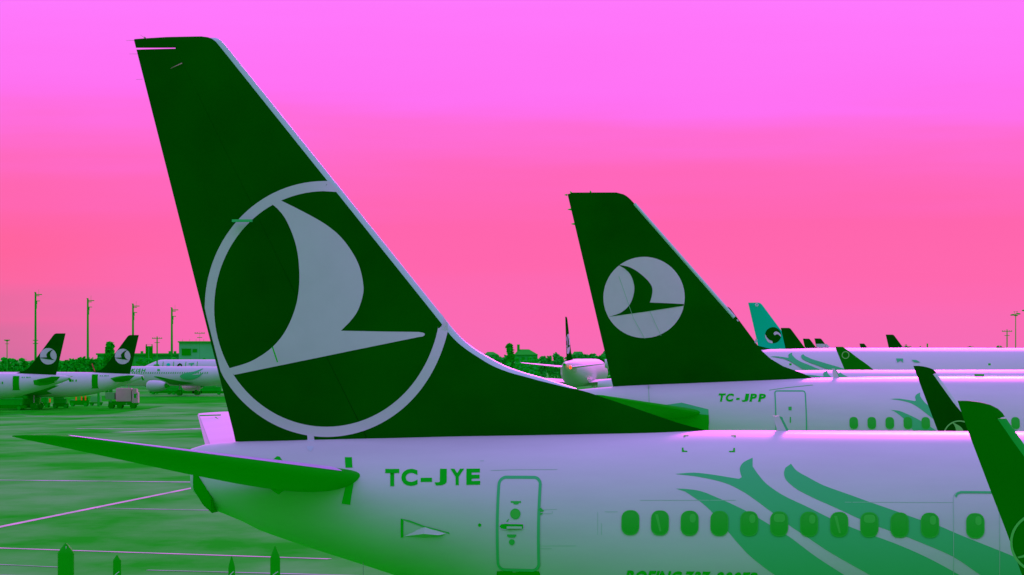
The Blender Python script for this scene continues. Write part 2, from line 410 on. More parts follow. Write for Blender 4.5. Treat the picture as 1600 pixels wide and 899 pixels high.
# fin
tep = [(368,700),(368,688),(209,61.5),(212,61),(240,59.3),(262,58)]
lep = [(1130,705)] + catmull([(1102,672),(1060,661),(985,635.5),(945,622),(900,607),(850,591),(820,582.5),(790,572),(765,559),(745,547),(725,532),(708,514),(696,499)], 4) + [(352,70),(347,64.5),(341,60.5),(334,58.2),(326,57.5)]
te = sorted((fr.sz(*p)[1], fr.sz(*p)[0]) for p in tep); le = sorted((fr.sz(*p)[1], fr.sz(*p)[0]) for p in lep)
zt, zb = Z(300,57.4), Z(400,700); zs1 = Z(240,77.4); zs0 = Z(240,74.6)
T = [(zb,.30), (Z(700,480),.22), (Z(350,90),.10), (Z(300,64),.085), (zt,.02)]
def zrange(a, b, n): return [a+(b-a)*i/n for i in range(n+1)]
def hinge(z, ch):
    za, sa, zb2, sb = Z(700,503), X(700,0,503), Z(352,70), X(352,0,70)
    st = sa+(sb-sa)*(z-za)/(zb2-za)-interp(z, te)
    return .44*min(ch, st)/ch
zedge = Z(700,506)
ztip = [Z(300,y) for y in (66,64,62.5,61.5,60,59,58.3,57.8,57.5)]
WS = sorted([(Z(700,612),0),(Z(700,604),.12),(Z(700,594),.22),(Z(700,583),.25),(Z(700,572),.21),(Z(700,556),.17),(Z(700,532),.14),(Z(700,506),.118),(Z(300,60),.115)])
c1 = lambda z, ch: 1-interp(z, WS)/ch
lower = zrange(zb, zedge-.01, 60); upper = zrange(zedge+.01, Z(300,68), 40)
finb = finmesh('fin', te, le, T, lower+upper+ztip, hinge, c1, FIN, A)
edge = finmesh('leading_edge', te, le, T, [z for z in lower if z > Z(700,608)]+upper+ztip[:5], c1, lambda z, ch: 1, EDGE, finb)
tag(edge, 'pale bare metal strip along the front of the fin')
rud = finmesh('rudder', te, le, T, zrange(zb+.11, zs1, 40), lambda z, ch: 0, lambda z, ch: hinge(z, ch)-.0012, FIN, A)
tip = finmesh('fin_tip', te, le, T, zrange(zs0, Z(300,68), 4)+ztip, lambda z, ch: 0, hinge, FIN, finb)
full = finmesh('fin_full', te, le, T, lower+upper+ztip, lambda z, ch: 0, lambda z, ch: 1, FIN, A)
FF = bvh_of(full); bpy.data.objects.remove(full)
def onfin(name, loops_px, m, off, parent=finb):
    return project(name, poly_bm([[fr.hit(FF, x, y) for x, y in l] for l in loops_px]), FF, -1, off, m, parent, dz=.25, ds=.25)
cen = (510, 483); arc = []
for i in range(91):                        # ring, open where it meets the leading edge
    a = R(88.5 + (352.8-88.5)*i/90); arc.append((cen[0]+184.5*math.cos(a), cen[1]-192*math.sin(a)))
bmr = bmesh.new(); pr = None
for i, (x, y) in enumerate(arc):
    a = R(88.5 + (352.8-88.5)*i/90)
    ao = a+(.0 if i else -.0); o_ = (cen[0]+192.3*math.cos(a), cen[1]-200*math.sin(a)); i_ = (cen[0]+177*math.cos(a), cen[1]-184*math.sin(a))
    if i == 0: o_, i_ = (513,283), (531,300.5)
    if i == 90: o_, i_ = (700,505), (686,489)
    xt = 209.5+159*(o_[1]-61)/627
    o_ = (max(o_[0], xt+1.2), o_[1])
    po, pi_ = fr.sz(*o_, -.12), fr.sz(*i_, -.12); q = (bmr.verts.new((po[0],0,po[1])), bmr.verts.new((pi_[0],0,pi_[1])))
    if pr: bmr.faces.new((pr[0],q[0],q[1],pr[1]))
    pr = q
emb = project('emblem_ring', bmr, FF, -1, .006, EMB, finb, dz=.25, ds=.25)
onfin('emblem_bird', [bird_big()], EMB, .008, finb)
onfin('emblem_foot', [[(480,679),(490,679),(492,690),(481,690)]], EMB, .01, finb)
# rudder fittings and a painted highlight
bmx = bmesh.new(); p = fr.at(378,345,-.30); box(bmx, (p.x, -.27, p.z), (.36,.09,.045)); o = link('rudder_fairing', bmx, STRIPE, rud)
bmx = bmesh.new(); a = fr.at(425,542,-.33); b = fr.at(433,566,-.33); tube(bmx, (a.x,-.30,a.z), (b.x,-.30,b.z), .012); link('rudder_drain', bmx, DARK, rud)
bmx = bmesh.new(); a = fr.at(266,107,-.13); b = fr.at(284,99,-.13); tube(bmx, (a.x,-.11,a.z), (b.x,-.11,b.z), .002, .012); link('rudder_highlight', bmx, WICK, rud)  # pale sliver modelled for a highlight on the rudder
for q, (a, b) in enumerate((((197,63.5),(210,63.5)),((202,84.5),(214,84.5)),((212,124.5),(223,124))) ):
    bmx = bmesh.new(); tube(bmx, fr.at(*a), fr.at(*b), .002, .0035, 6); link('static_wick', bmx, WICK, rud)
bmx = bmesh.new(); tube(bmx, fr.at(219,54.5), fr.at(226,59.5), .002, .004, 6); tube(bmx, fr.at(225,58), fr.at(227,60), .010, .02, 6); link('static_wick', bmx, WICK, finb)
bmx = bmesh.new()                           # pale strap over the crown under the ring
p = PX([(484,690)])[0]
onbody('crown_strap', [(479,688),(491,688),(490,700),(486,706),(481,703)], EDGE, .008)
# stabilisers
def stab(side, tipte, tiple, rootte, rootle, name='tailplane'):
    tt, tr = side*7.05, side*.9
    a = fr.at(*tipte, tt); b = fr.at(*tiple, tt); c = fr.at(*rootte, tr); d = fr.at(*rootle, tr)
    zt_ = (a.z+b.z)/2; zr = (c.z+d.z)/2
    g = lambda u: (tr+(tt-tr)*u, c.x+(a.x-c.x)*u, d.x+(b.x-d.x)*u, zr+(zt_-zr)*u)
    s_ = [(*g(0), .22), (*g(.25), .205), (*g(.6), .13), (*g(.93), .065)]
    q = g(1.0); q2 = g(.975); s_ += [(q2[0], q2[1]+.02, q2[2]-.16, q2[3], .05), (q[0], q[1]+.12, q[2]-.42, q[3], .012)]
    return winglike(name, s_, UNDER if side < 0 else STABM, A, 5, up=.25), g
sn, g = stab(-1, (8,680.5), (95,681), (318,746), (580,746))
sf, gf = stab(1, (308,645.5), (372,645.5), (322,701), (590,701))
# dark under side of the near tailplane is a separate lower skin panel
def skin(side_g, m, name, parent, lo=.03, hi=.97, c0=.03, c1_=.985, sgn=-1, off=.006):
    bm = bmesh.new(); rows = []
    for i in range(25):
        u = lo+(hi-lo)*i/24; y, te_, le_, z = side_g(u); h = interp(u, [(0,.25),(.25,.205),(.6,.13),(.93,.065),(1,.05)])
        rows.append([bm.verts.new((te_+(le_-te_)*(c0+(c1_-c0)*c), y, z+sgn*(h*foil(1-(c0+(c1_-c0)*c))*(1.25 if sgn < 0 else .75)+off))) for c in CS])
    for a, b in zip(rows, rows[1:]):
        for i in range(len(CS)-1): bm.faces.new((a[i],a[i+1],b[i+1],b[i]))
    return link(name, bm, m, parent, True)
tag(skin(g, METAL_GLINT, 'leading_edge', sn, lo=.10, hi=.97, c0=.93, c1_=.992, sgn=1, off=.008), 'thin painted highlight along the front edge')  # strip with the edge highlight put into its colour
tag(skin(gf, WHITE, 'upper_skin', sf, sgn=1), 'bright upper skin of the far tailplane')
for a, b, r_ in (((337,654.5),(368,684),.012),((312,652),(345,651),.012)):
    bmx = bmesh.new(); u = .9 if r_ else 0; pa = fr.at(*a, 5.8); pb = fr.at(*b, 3.0)
    if b[1] < 660: pb = fr.at(*b, 5.8)
    tube(bmx, pa+Vector((0,0,.03)), pb+Vector((0,0,.03)), r_, r_, 6); link('elevator_gap', bmx, DARK, sf)
# root marks, exhaust
onbody('trim_mark', [(539,715),(550,715),(551,731),(540,731)], DARK, .008)
onbody('trim_mark', [(541.5,756),(553,756),(547.5,789),(534,787)], DARK, .008)
onbody('trim_mark', [(424,721),(433,713.5),(437,714),(443,722)], DARK, .008)
onbody('trim_mark', [(421,763),(432,771),(436,773),(440,769),(446,766),(446,758),(424,758)], DARK, .008)
bmx = bmesh.new(); q = [fr.at(x, y, -.4) for x, y in [(302.5,737),(309,741.5),(322,760),(332.5,778),(333.5,803),(318,789),(302.5,763)]]
v0 = [bmx.verts.new((p.x,-.47,p.z)) for p in q]; v1 = [bmx.verts.new((p.x,.47,p.z)) for p in q]
bmx.faces.new(v0); bmx.faces.new(v1[::-1])
for i in range(7): bmx.faces.new((v0[i],v1[i],v1[(i+1)%7],v0[(i+1)%7]))
bmesh.ops.bevel(bmx, geom=bmx.edges[:], offset=.02, segments=2, affect='EDGES'); link('tail_exhaust', bmx, BLK, A, 'auto')
# lettering
def q4(l, r): return PX([l[0], r[0], r[1], l[1]])
project('registration_lettering', text_bm('TC-JYE', PX([(602.2,760),(750.4,757.5),(750.4,732.8),(602.2,733.3)]), .045, 0, ext=[(190,290),(305,421),(443,523),(541,627),(652,748),(764,860)]), FB, -1, .008, DARK, A)
project('type_lettering', text_bm('BOEING 737-900ER', PX([(975,912),(1184,914),(1184,894.5),(975,891.2)]), .045, .42, .10, wf=1.25), FB, -1, .008, DARK, A)
# stripes
for s_ in (ST_A, ST_B, ST_C): onbody('livery_stripe', s_, STRIPE, .004)
# rear door
dz0 = PX([(777,890),(842,890),(842,747),(777,747)])
sx0, sx1 = (PX([(777.2,820)])[0][0], PX([(841.6,820)])[0][0]); sz0 = PX([(809,890.5)])[0][1]; sz1 = PX([(809,746.5)])[0][1]
door = project('door', poly_bm([rrect(sx0, sz0, sx1, sz1, .11)]), FB, -1, .009, WHITE, A)
project('door_surround', ring_bm(rrect(sx0, sz0, sx1, sz1, .12, 8), .050), FB, -1, .013, STRIPE, door)
def onb(name, pts, m, off, par): return onbody(name, pts, m, off, par)
onb('door_window', circ(805.5,803.3,7.3,24), BLIND, .015, door)
bmq = ring_bm(PX(circ(805.5,803.3,7.6,24)), .012); project('window_rim', bmq, FB, -1, .017, SEAL, door)
onb('placard', [(798,783.5),(814.5,783.5),(814,786),(811,786),(810,788.5),(803,788.5),(802,786),(798.5,786)], SEAL, .014, door)
onb('placard', [(792.5,835.3),(807,835.3),(807,838),(804,840),(796,840),(792.5,838)], SEAL, .014, door)
onb('pressure_vent', circ(800,847,4.6,20), SEAL, .014, door)
hb = [(780,822.5),(783,819),(789,818.3),(817,819),(818.5,820),(818.3,826.5),(816.5,827.5),(788,827.8),(783,826.5)]
hd = onb('handle_recess', hb, DARK, .014, door)
bmx = bmesh.new(); p = PX([(804,824.5)])[0]; h = FB.ray_cast(Vector((p[0],-30,p[1])), Vector((0,1,0)))[0]; box(bmx, (h.x,h.y-.03,h.z), (.26,.035,.035)); link('handle', bmx, WHITE, door)
project('recess_rim', ring_bm(PX(hb), .010), FB, -1, .016, METAL_GLINT, door)
onb('placard', [(791,815),(795,811),(796,812),(792.5,816)], SEAL, .014, door)
onbody('black_door_sill', [(777,892.5),(842,892.5),(844,896),(844,912),(776,912),(776,896)], BLK, .007)  # black sill below the door
for l in (((767,735.5),(800,734.3),(871,734)), ((818,798.6),(870,796)), ((818,802.6),(862,803)), ((863,799),(863,803)), ((820,853.5),(900,853)), ((820,857.5),(862,857.5)),
          ((1000,782),(1150,782)), ((940,818),(940,836)), ((945,800),(965,800)), ((750,720.5),(756,720.5)),((1320,785),(1490,785.5)),((934,800),(934,836))):
    project('panel_seam', ring_bm(PX(l), .007, False), FB, -1, .004, SEAM, A)
onb('hinge', [(841,797),(846,793.5),(847,796),(850,797.5),(849,799.5),(843,799.5)], SEAL, .012, door)
onb('hinge', [(842,802),(848,802),(847,804.5),(843,804.5)], SEAL, .012, door)
onbody('static_port', circ(749.5,820.5,2.6,14), DARK, .008)
# outflow scoop
so_ = PX([(626.5,811),(631,811),(630,841),(626.5,841)])
onbody('scoop_mouth', [(626.5,810.5),(630.5,811.5),(630.5,839),(626.5,840.5)], DARK, .01)
onbody('scoop_edge', [(627,810.5),(640,813),(664,822),(702,832),(703,835),(698,832.5),(664,824.5),(640,815.5),(630,812.5)], SEAL, .01)
bmx = bmesh.new(); P = []
for px_, py_, o_ in ((632,838,.0),(664,840,.0),(697,834,.0),(664,823,.0),(664,834,.07),(686,836,.05)):
    s_, z_ = PX([(px_,py_)])[0]; h = FB.ray_cast(Vector((s_,-30,z_)), Vector((0,1,0)))[0]; P.append(bmx.verts.new((h.x,h.y-.006-o_,h.z)))
for f in ((3,4,2),(4,5,2),(4,1,5),(1,2,5),(0,1,4),(0,4,3)): bmx.faces.new([P[i] for i in f])
link('scoop_fairing', bmx, WHITE, A, False)
# windows
def window(par, bvh, s, z, m, wd=.285, ht=.395, blind=0, side=-1, off=.012, rim=True, up=None):
    wn = project('window', poly_bm([rrect(s-wd/2, z-ht/2, s+wd/2, z+ht/2, wd*.42, 5)]), bvh, side, off, GLASS, par, dz=.1)
    if rim: project('window_frame', ring_bm(rrect(s-wd/2, z-ht/2, s+wd/2, z+ht/2, wd*.42, 5), .020), bvh, side, off+.003, FRAME, up or wn, dz=.1)
    if blind == 1: project('window_blind', poly_bm([rrect(s-wd*.32, z+ht*.08, s+wd*.34, z+ht*.42, .05, 3)]), bvh, side, off+.002, BLIND, up or wn, dz=.1)
    if blind == 2: project('window_blind', poly_bm([[(s-wd*.3,z+ht*.36),(s-wd*.12,z+ht*.36),(s+wd*.1,z-ht*.36),(s-wd*.02,z-ht*.36)]]), bvh, side, off+.002, BLIND, up or wn, dz=.1)
    if blind == 3: project('window_blind', poly_bm([rrect(s+.0, z+ht*.02, s+wd*.36, z+ht*.4, .05, 3)]), bvh, side, off+.002, BLIND, up or wn, dz=.1)
    return wn
s_a, z_a = PX([(985,817)])[0]; s_b, z_b = PX([(1453,821.3)])[0]
for i in range(11): window(A, FB, s_a+(s_b-s_a)*i/10, z_a+(z_b-z_a)*i/10, None, blind=(0,2,3,0,3,1,3,2,1,0,3)[i])
# forward exit with its window
ex0, ex1 = PX([(1490,850)])[0][0], PX([(1562,850)])[0][0]; ez1 = PX([(1520,769)])[0][1]
ed = project('exit_door', ring_bm(rrect(ex0, ez1-1.72, ex1, ez1, .11, 6), .010), FB, -1, .009, SEAM, A)
onbody('exit_top_seal', [(1492,775),(1495,770.5),(1501,767.8),(1552,768.2),(1558,771),(1558,773),(1551,771.3),(1502,771),(1497,773),(1494,778)], STRIPE, .011, ed)
s_, z_ = PX([(1524,822)])[0]; window(ed, FB, s_, z_, None, blind=3, up=ed)
for i in range(12): window(A, FB, s_+1.05+.508*i, z_, None, blind=i % 3, rim=False)
# corner brackets on the crown
for pts in ([(1065.5,700),(1068,700),(1068.5,704.5),(1074,705),(1074,706.5),(1065.5,706.5)], [(1146,700.5),(1148.5,700.5),(1148.5,706.8),(1139,706.8),(1139,705.3),(1145.5,704.8)],
            [(1068,680.6),(1076,680.3),(1076,681.3),(1071,681.8),(1070,683.2),(1068,683)], [(1142,680.3),(1150,680.6),(1150,683.3),(1147,683.2),(1146.5,681.8),(1142,681.3)]):
    onbody('corner_bracket', pts, DARK, .006)
# blade aerial
def blade(par, fr_, pts, pts2, th=.05):
    for j, (pp, m_) in enumerate(((pts, WHITE),(pts2, STRIPE))):
        bm = bmesh.new(); q = [fr_.at(x, y, 0) for x, y in pp]; h = th*(1 if j == 0 else .7)
        a = [bm.verts.new((v.x,-h,v.z)) for v in q]; b = [bm.verts.new((v.x,h,v.z)) for v in q]; n = len(q)
        bm.faces.new(a); bm.faces.new(b[::-1])
        for i in range(n): bm.faces.new((a[i],b[i],b[(i+1) % n],a[(i+1) % n]))
        if j == 0: root = link('blade_aerial', bm, m_, par)
        else: link('aerial_edge', bm, m_, root)
blade(A, fr, [(1207.5,650),(1217.5,650.3),(1229,674),(1230,680),(1219,680),(1216,677)], [(1217.6,650.3),(1222.5,652),(1224,656.5),(1233,674),(1234,680),(1230,680),(1229.1,674)])
# drain mast under the tail
bmx = bmesh.new(); p = fr.at(566,876,-.6); tube(bmx, (p.x,-.5,p.z+.15), (p.x+.02,-.5,p.z-.03), .05, .02); tube(bmx, (p.x,-.5,p.z), (p.x,-.5,p.z-.9), .006); link('drain_mast', bmx, METAL_GLINT, A)
# wings, winglets, engines, wheels
def winglet(side, pts_te, pts_le, m, ecx, ecy, er, par, t, lean=.35, estrip=.1):
    zf = lambda p: fr.sz(p[0], p[1], t)
    te_ = sorted((zf(p)[1], zf(p)[0]) for p in pts_te); le_ = sorted((zf(p)[1], zf(p)[0]) for p in pts_le)
    z0 = te_[0][0]; z1 = max(te_[-1][0], le_[-1][0]); zs = zrange(z0, z1-.2, 16)+zrange(z1-.18, z1-.004, 12)
    c1 = lambda z, ch: 1-(estrip/max(ch,.3) if z < z1-.18 else .0)
    Tt = [(z0,.085),(z1-.25,.05),(z1,.025)]
    o = finmesh('winglet', te_, le_, Tt, zs, lambda z, ch: 0, c1, m, par)
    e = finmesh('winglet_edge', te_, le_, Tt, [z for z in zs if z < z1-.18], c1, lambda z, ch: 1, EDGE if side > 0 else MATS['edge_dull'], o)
    o.location = (0, t, 0)
    bv = bvh_of(o); cx, cz = zf((ecx, ecy)); k_ = er/(F/(fr.m @ Vector((7,t,5))).y)
    project('emblem_ring', ring_bm(circ(cx, cz, k_, 48), k_*.085), bv, -1, .006, MATS['emblem_dull'], o, dz=.3, ds=.3)
    project('emblem_bird', poly_bm([[(cx+(x-510)/192*k_, cz-(y-483)/192*k_) for x, y in bird_big()]]), bv, -1, .008, MATS['emblem_dull'], o, dz=.3, ds=.3)
    return o
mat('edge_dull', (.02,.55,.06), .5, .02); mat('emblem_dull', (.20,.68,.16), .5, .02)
PLX = [(1600,908),(1574,835),(1548,767.5),(1508,662),(1496.5,627.5),(1496.4,625.8)]
LEX = [(1800,960),(1750,899),(1600,694),(1566,645),(1559,638.5),(1546,632),(1531,628.3),(1512,626)]
wn = winglet(-1, [(1628,975)]+PLX, LEX, FIN2, 1627, 848, 46, A, -17.9)
wf = winglet(1, [(1520,815),(1465,673),(1427.3,572.5),(1427.2,571.6)], [(1700,830),(1620,760),(1501,636),(1461,580),(1457,576.8),(1450,574.4),(1444,573),(1436,571.9)], FIN, 1499, 682, 24, A, 17.9)
def mainwing(par, side, zr=1.9, zt_=3.6, s_tip=(8.0,9.4), s_root=(11.5,18.5), half=17.85, rad=1.6):
    return winglike('wing', [(side*rad, s_root[0], s_root[1], zr, .42), (side*6, s_root[0]-.1, s_root[1]-2.9, zr+.5, .26), (side*half, s_tip[0], s_tip[1], zt_, .08)], MATS['white_paint'], par, 5)
zwn = min(fr.sz(1628,975,-17.9)[1], 3.9)
mainwing(A, -1, 1.9, zwn, (7.7,10.3)); mainwing(A, 1, 1.9, fr.sz(1520,815,17.9)[1]+.02, (8.8,11.5))
def nacelle(par, side, s0_, s1_, yy, zz, r_, m_=None):
    bm = bmesh.new(); rings = []
    for f, rr_ in ((0,.55),(.12,.72),(.35,.95),(.7,1.02),(.93,.98),(1,.86),(.97,.78),(.8,.74)):
        rings.append([(s0_+(s1_-s0_)*f, side*yy+r_*rr_*math.cos(2*math.pi*i/28), zz+r_*rr_*math.sin(2*math.pi*i/28)) for i in range(28)])
    loft(bm, rings); o = link('engine', bm, m_ or WHITE, par, 'auto')
    bm = bmesh.new(); tube(bm, (s0_-.7,side*yy,zz), (s0_+.3,side*yy,zz), r_*.2, r_*.45, 18); link('exhaust_cone', bm, DARK, o)
    return o
def wheels(par, main_s, nose_s, k_=1.):
    for s_, y_, r_ in ((main_s,2.9,.56),(main_s,-2.9,.56),(nose_s,0,.34)):
        bm = bmesh.new(); tube(bm, (s_,y_,r_*.9), (s_,y_,2.3), .12); lg = link('landing_gear', bm, METAL_GLINT, par)
        for d in (-.3,.3):
            bm = bmesh.new(); tube(bm, (s_,y_+d-.15,r_), (s_,y_+d+.15,r_), r_, r_, 20); link('wheel', bm, DARK, lg)
for sd in (-1,1): nacelle(A, sd, 16.5, 20.8, 4.85, 1.75, 1.0)
wheels(A, 13.4, 30)

# ================================================================== generic airliner
def body_keys(L=37.5):
    return smooth_secs([(0,4.95,5.35,.22),(1,4.55,5.48,.42),(2.1,4.15,5.58,.62),(4,3.45,5.68,.98),(6,2.85,5.77,1.35),(8,2.35,5.84,1.68),(10,2.03,5.88,1.9),(12,1.92,5.9,1.975),
            (15,1.92,5.9,1.975),(L-6,1.92,5.9,1.975),(L-4,1.95,5.82,1.9),(L-2.6,2.1,5.3,1.68),(L-1.3,2.35,4.7,1.25),(L-.4,2.8,4.2,.7),(L,3.2,3.75,.1)], .5)
def airliner(label, X0, Y0, rz, kk=1., z0=None, fin_m=None, emb_r=None, fin_px=None, name='airliner', full=True, seg=40, engines=True, wings=True, group=None, L=37.5, finpts=None, fuse_m=None):
    z = ground_z(X0, Y0) if z0 is None else z0
    root = empty(name, (X0,Y0,z), rz, kk); tag(root, label, 'airliner', group); f = Frame(X0, Y0, z, rz, kk); side = f.near
    body = fuselage(root, body_keys(L), fuse_m or WHITEF, nseg=seg); B = bvh_of(body)
    if finpts: te_, le_ = finpts(f)
    else:
        te_ = [(5.0,2.25),(5.7,2.1),(11.68,.72),(11.75,.75)]
        le_ = [(5.0,9.0),(5.88,8.3),(6.02,7.4),(6.3,6.65),(6.8,6.0),(11.45,2.55),(11.65,2.36),(11.75,2.1)]
    zt_ = max(te_[-1][0], le_[-1][0]); zb_ = 5.3
    T_ = [(5.,.26),(zt_-.3,.10),(zt_,.03)]
    fn = finmesh('fin', te_, le_, T_, zrange(zb_, zt_-.35, 26)+zrange(zt_-.33, zt_-.004, 6), lambda z, c: 0, lambda z, c: 1, fin_m or FIN, root)
    FNB = bvh_of(fn)
    if emb_r: emblem(fn, FNB, side, 3.25 if emb_r is True else emb_r[0], 8.35 if emb_r is True else emb_r[1], 1.22 if emb_r is True else emb_r[2], .04)
    for sd in (-1,1):
        winglike('tailplane', [(sd*.6,1.9,5.0,4.75,.18),(sd*6.2,.5,1.9,5.35,.06)], WHITEF, root, 2)
        if wings: winglike('wing', [(sd*1.5,14.2,20.8,2.5,.40),(sd*6.2,14.2,17.9,2.95,.25),(sd*16.9,10.6,12.1,3.9,.08)], WHITEF, root, 3)
        if engines: nacelle(root, sd, 18.0, 22.4, 5.75, 1.95, 1.12, WHITEF)
    if full: wheels(root, 16.8, L-5)
    return root, f, B, body, fn, FNB
# ---- second airliner
S2 = 51.0; Y2 = F/S2
th2 = R(-1.5)
def fp2(f):
    te_ = sorted((f.sz(*p)[1], f.sz(*p)[0]) for p in [(960,612),(957,601),(886.5,302.5),(886.2,301.3),(900,301)])
    le_ = sorted((f.sz(*p)[1], f.sz(*p)[0]) for p in [(1285,600),(1272,588.5),(1240,580),(1215,568.5),(1200,558),(1187,545),(1170,524),(1150,499),(990,317),(984,310.5),(977,305),(970,302),(962,300.8)])
    return te_, le_
P2, f2, B2, body2, fin2, FB2 = airliner('second white airliner behind the nearest one, dark fin with a round pale emblem, lettered TC-JPP', (957-800)/S2-2.1, Y2, th2, 1., finpts=fp2, seg=80, fuse_m=WHITE, z0=(6.72-(588-562)/S2)-5.9)
def PX2(pts): return [f2.hit(B2, x, y, -1.7) for x, y in pts]
def on2(name, pts, m, off, par=P2): return project(name, poly_bm([PX2(pts)]), B2, -1, off, m, par)
for c_ in P2.children:
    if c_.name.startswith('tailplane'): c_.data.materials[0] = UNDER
cx, cz = f2.hit(FB2, 1006.3, 465); r2_ = 63.3/S2
dsc = project('emblem_disc', poly_bm([circ(cx,cz,r2_,60)]), FB2, -1, .008, EMB, fin2, dz=.25, ds=.25)
project('emblem_bird', poly_bm([[(cx+x*r2_, cz+z_*r2_) for x, z_ in BIRD2]]), FB2, -1, .016, FIN, fin2, dz=.25, ds=.25)
for l in (((967,432),(990,498),(1008,530)),((1015,486),(1033,525))):
    project('seam', ring_bm([f2.hit(FB2,*q) for q in l], .012, False), FB2, -1, .022, SEAM, fin2, dz=.3, ds=.3)
f2e = f2.sz(990,317); 
bmx = bmesh.new(); a = f2.at(992,318); b = f2.at(1148,496); tube(bmx, a+Vector((-.02,-.03,-.01)), b+Vector((-.02,-.03,-.01)), .05, .06, 8); link('leading_edge', bmx, EDGE, fin2)
project('registration_lettering', text_bm('TC-JPP', PX2([(1122.7,627.8),(1196.8,628.2),(1196.8,615.8),(1122.7,615.2)]), .05, 12, ext=[(548,605),(610,672),(696,724),(742,795),(806,860),(876,932)]), B2, -1, .010, DARK, P2)
dx0, dx1 = PX2([(1212,640)])[0][0], PX2([(1259.5,640)])[0][0]; dz1, dz0_ = PX2([(1236,611.5)])[0][1], PX2([(1236,611.5)])[0][1]-1.85
d2 = project('door', poly_bm([rrect(dx0,dz0_,dx1,dz1,.06,4)]), B2, -1, .008, WHITE, P2)
project('door_surround', ring_bm(rrect(dx0,dz0_,dx1,dz1,.07,4), .038), B2, -1, .012, STRIPE, d2)
on2('door_window', [(1232,636),(1237,636),(1237,641.5),(1232,641.5)], SEAL, .014, d2)
on2('handle', [(1234,652),(1236,652),(1236,661),(1234,661)], SEAL, .014, d2)
project('panel_seam', ring_bm(PX2([(1202,610),(1230,606),(1270,602)]), .014, False), B2, -1, .006, SEAL, P2)
project('panel_seam', ring_bm(PX2([(1015,600.5),(1014.5,640)]), .012, False), B2, -1, .006, SEAL, P2)
on2('tailplane_seal', [(1000,640),(1020,636),(1065,629.5),(1107,640),(1107.5,650),(1000,642)], STRIPE, .01)
on2('tailplane_root', [(1000,640),(1020,639.5),(1107.5,649),(1108,660),(1107,672),(1090,678),(1000,678)], UNDER, .02)
wx, wz = PX2([(1334,661.3)])[0]
for i in range(20): window(P2, B2, wx+.5335*i, wz, None, .235, .335, 0, -1, .012, rim=i < 12)
for j, s_ in enumerate((ST_A, ST_B, ST_C)):
    q = [(1391+(x-1055)*.385, 624+(y-741)*.40+(8 if j == 0 else 0)) for x, y in s_]
    on2('livery_stripe', q, STRIPE, .006)
blade(P2, f2, [(1299.5,576),(1304,576.3),(1310,588),(1311,592),(1303,592)], [(1304.1,576.3),(1306,577),(1312,588),(1313,592),(1311,592),(1310.1,588)], .04)
for a, b in (((882,304.8),(886.5,304.8)),((887,327.5),(892.5,327.5)),((892.5,350.2),(898,350.2)),((890.5,299.2),(893,302)),((922,298),(923,301))):
    bmx = bmesh.new(); tube(bmx, f2.at(*a), f2.at(*b), .008, .035, 6); link('static_wick', bmx, DARK, fin2)

# ---- third and fourth to the right
def place(px, Y): return (px-800)/F*Y
Y3 = 140; P3, f3, B3, _, fin3, _ = airliner('third white fuselage, a thin strip between the lettered TC-JPP airliner and the widebody behind', place(1000,Y3)-2.1, Y3, 0, 1.)
def on3(name, pts, m, off=.03): return project(name, poly_bm([[f3.hit(B3,x,y,-1.6) for x, y in pts]]), B3, -1, off, m, P3)
for s_ in (ST_B, ST_C): on3('livery_stripe', [(1293+(x-1176)*.34, 580+(y-715.5)*.28) for x, y in s_], STRIPE)
te3 = sorted((f3.sz(x,y,16.9)[1], f3.sz(x,y,16.9)[0]) for x, y in [(1325,590),(1315,567),(1304.8,542.3),(1304.6,541.8)])
le3 = sorted((f3.sz(x,y,16.9)[1], f3.sz(x,y,16.9)[0]) for x, y in [(1380,590),(1352,567.5),(1345,563),(1322,545.5),(1318.5,542.6),(1315,541.6)])
wl = finmesh('winglet', te3, le3, [(4,.06),(7.5,.04)], zrange(te3[0][0], te3[-1][0]-.01, 12), lambda z, c: 0, lambda z, c: 1, FIN2, P3); wl.location = (0,16.9,0)
project('emblem_disc', ring_bm(circ(*f3.sz(1321,555,16.9), .19, 24), .05), bvh_of(wl), -1, .01, MATS['emblem_dull'], wl)
k4 = 1.255; Y4 = 172
P4, f4, B4, _, _, _ = airliner('white widebody airliner behind the third fuselage, its crown level with the horizon', place(945,Y4), Y4, R(-.6), k4, z0=7.42-5.9*k4)
def on4(name, pts, m, off=.03): return project(name, poly_bm([[f4.hit(B4,x,y,-1.6) for x, y in pts]]), B4, -1, off, m, P4)
for s_ in (ST_B, ST_C): on4('livery_stripe', [(1237.6+(x-1176)*.29, 552+(y-715.5)*.24) for x, y in s_], STRIPE)
on4('livery_stripe', [(1424,563),(1432,563.5),(1438,567),(1428,566.5)], STRIPE)
on4('livery_stripe', [(1400,561),(1411,561),(1411,567.5),(1407,564),(1402,567.5)], STRIPE)
for px_, par, f_, s_ in ((1546,P3,f3,.0),(1235,P3,f3,.0)):
    bmx = bmesh.new(); p = f_.at(px_, 569.6, 0); box(bmx, (p.x,0,p.z), (.12,.06,.1)); link('aerial', bmx, DARK, par)
bmx = bmesh.new(); p = f2.at(1530, 586.2, 0); box(bmx, (p.x,0,p.z), (.27,.2,.06)); link('satellite_dome', bmx, DARK, P2)

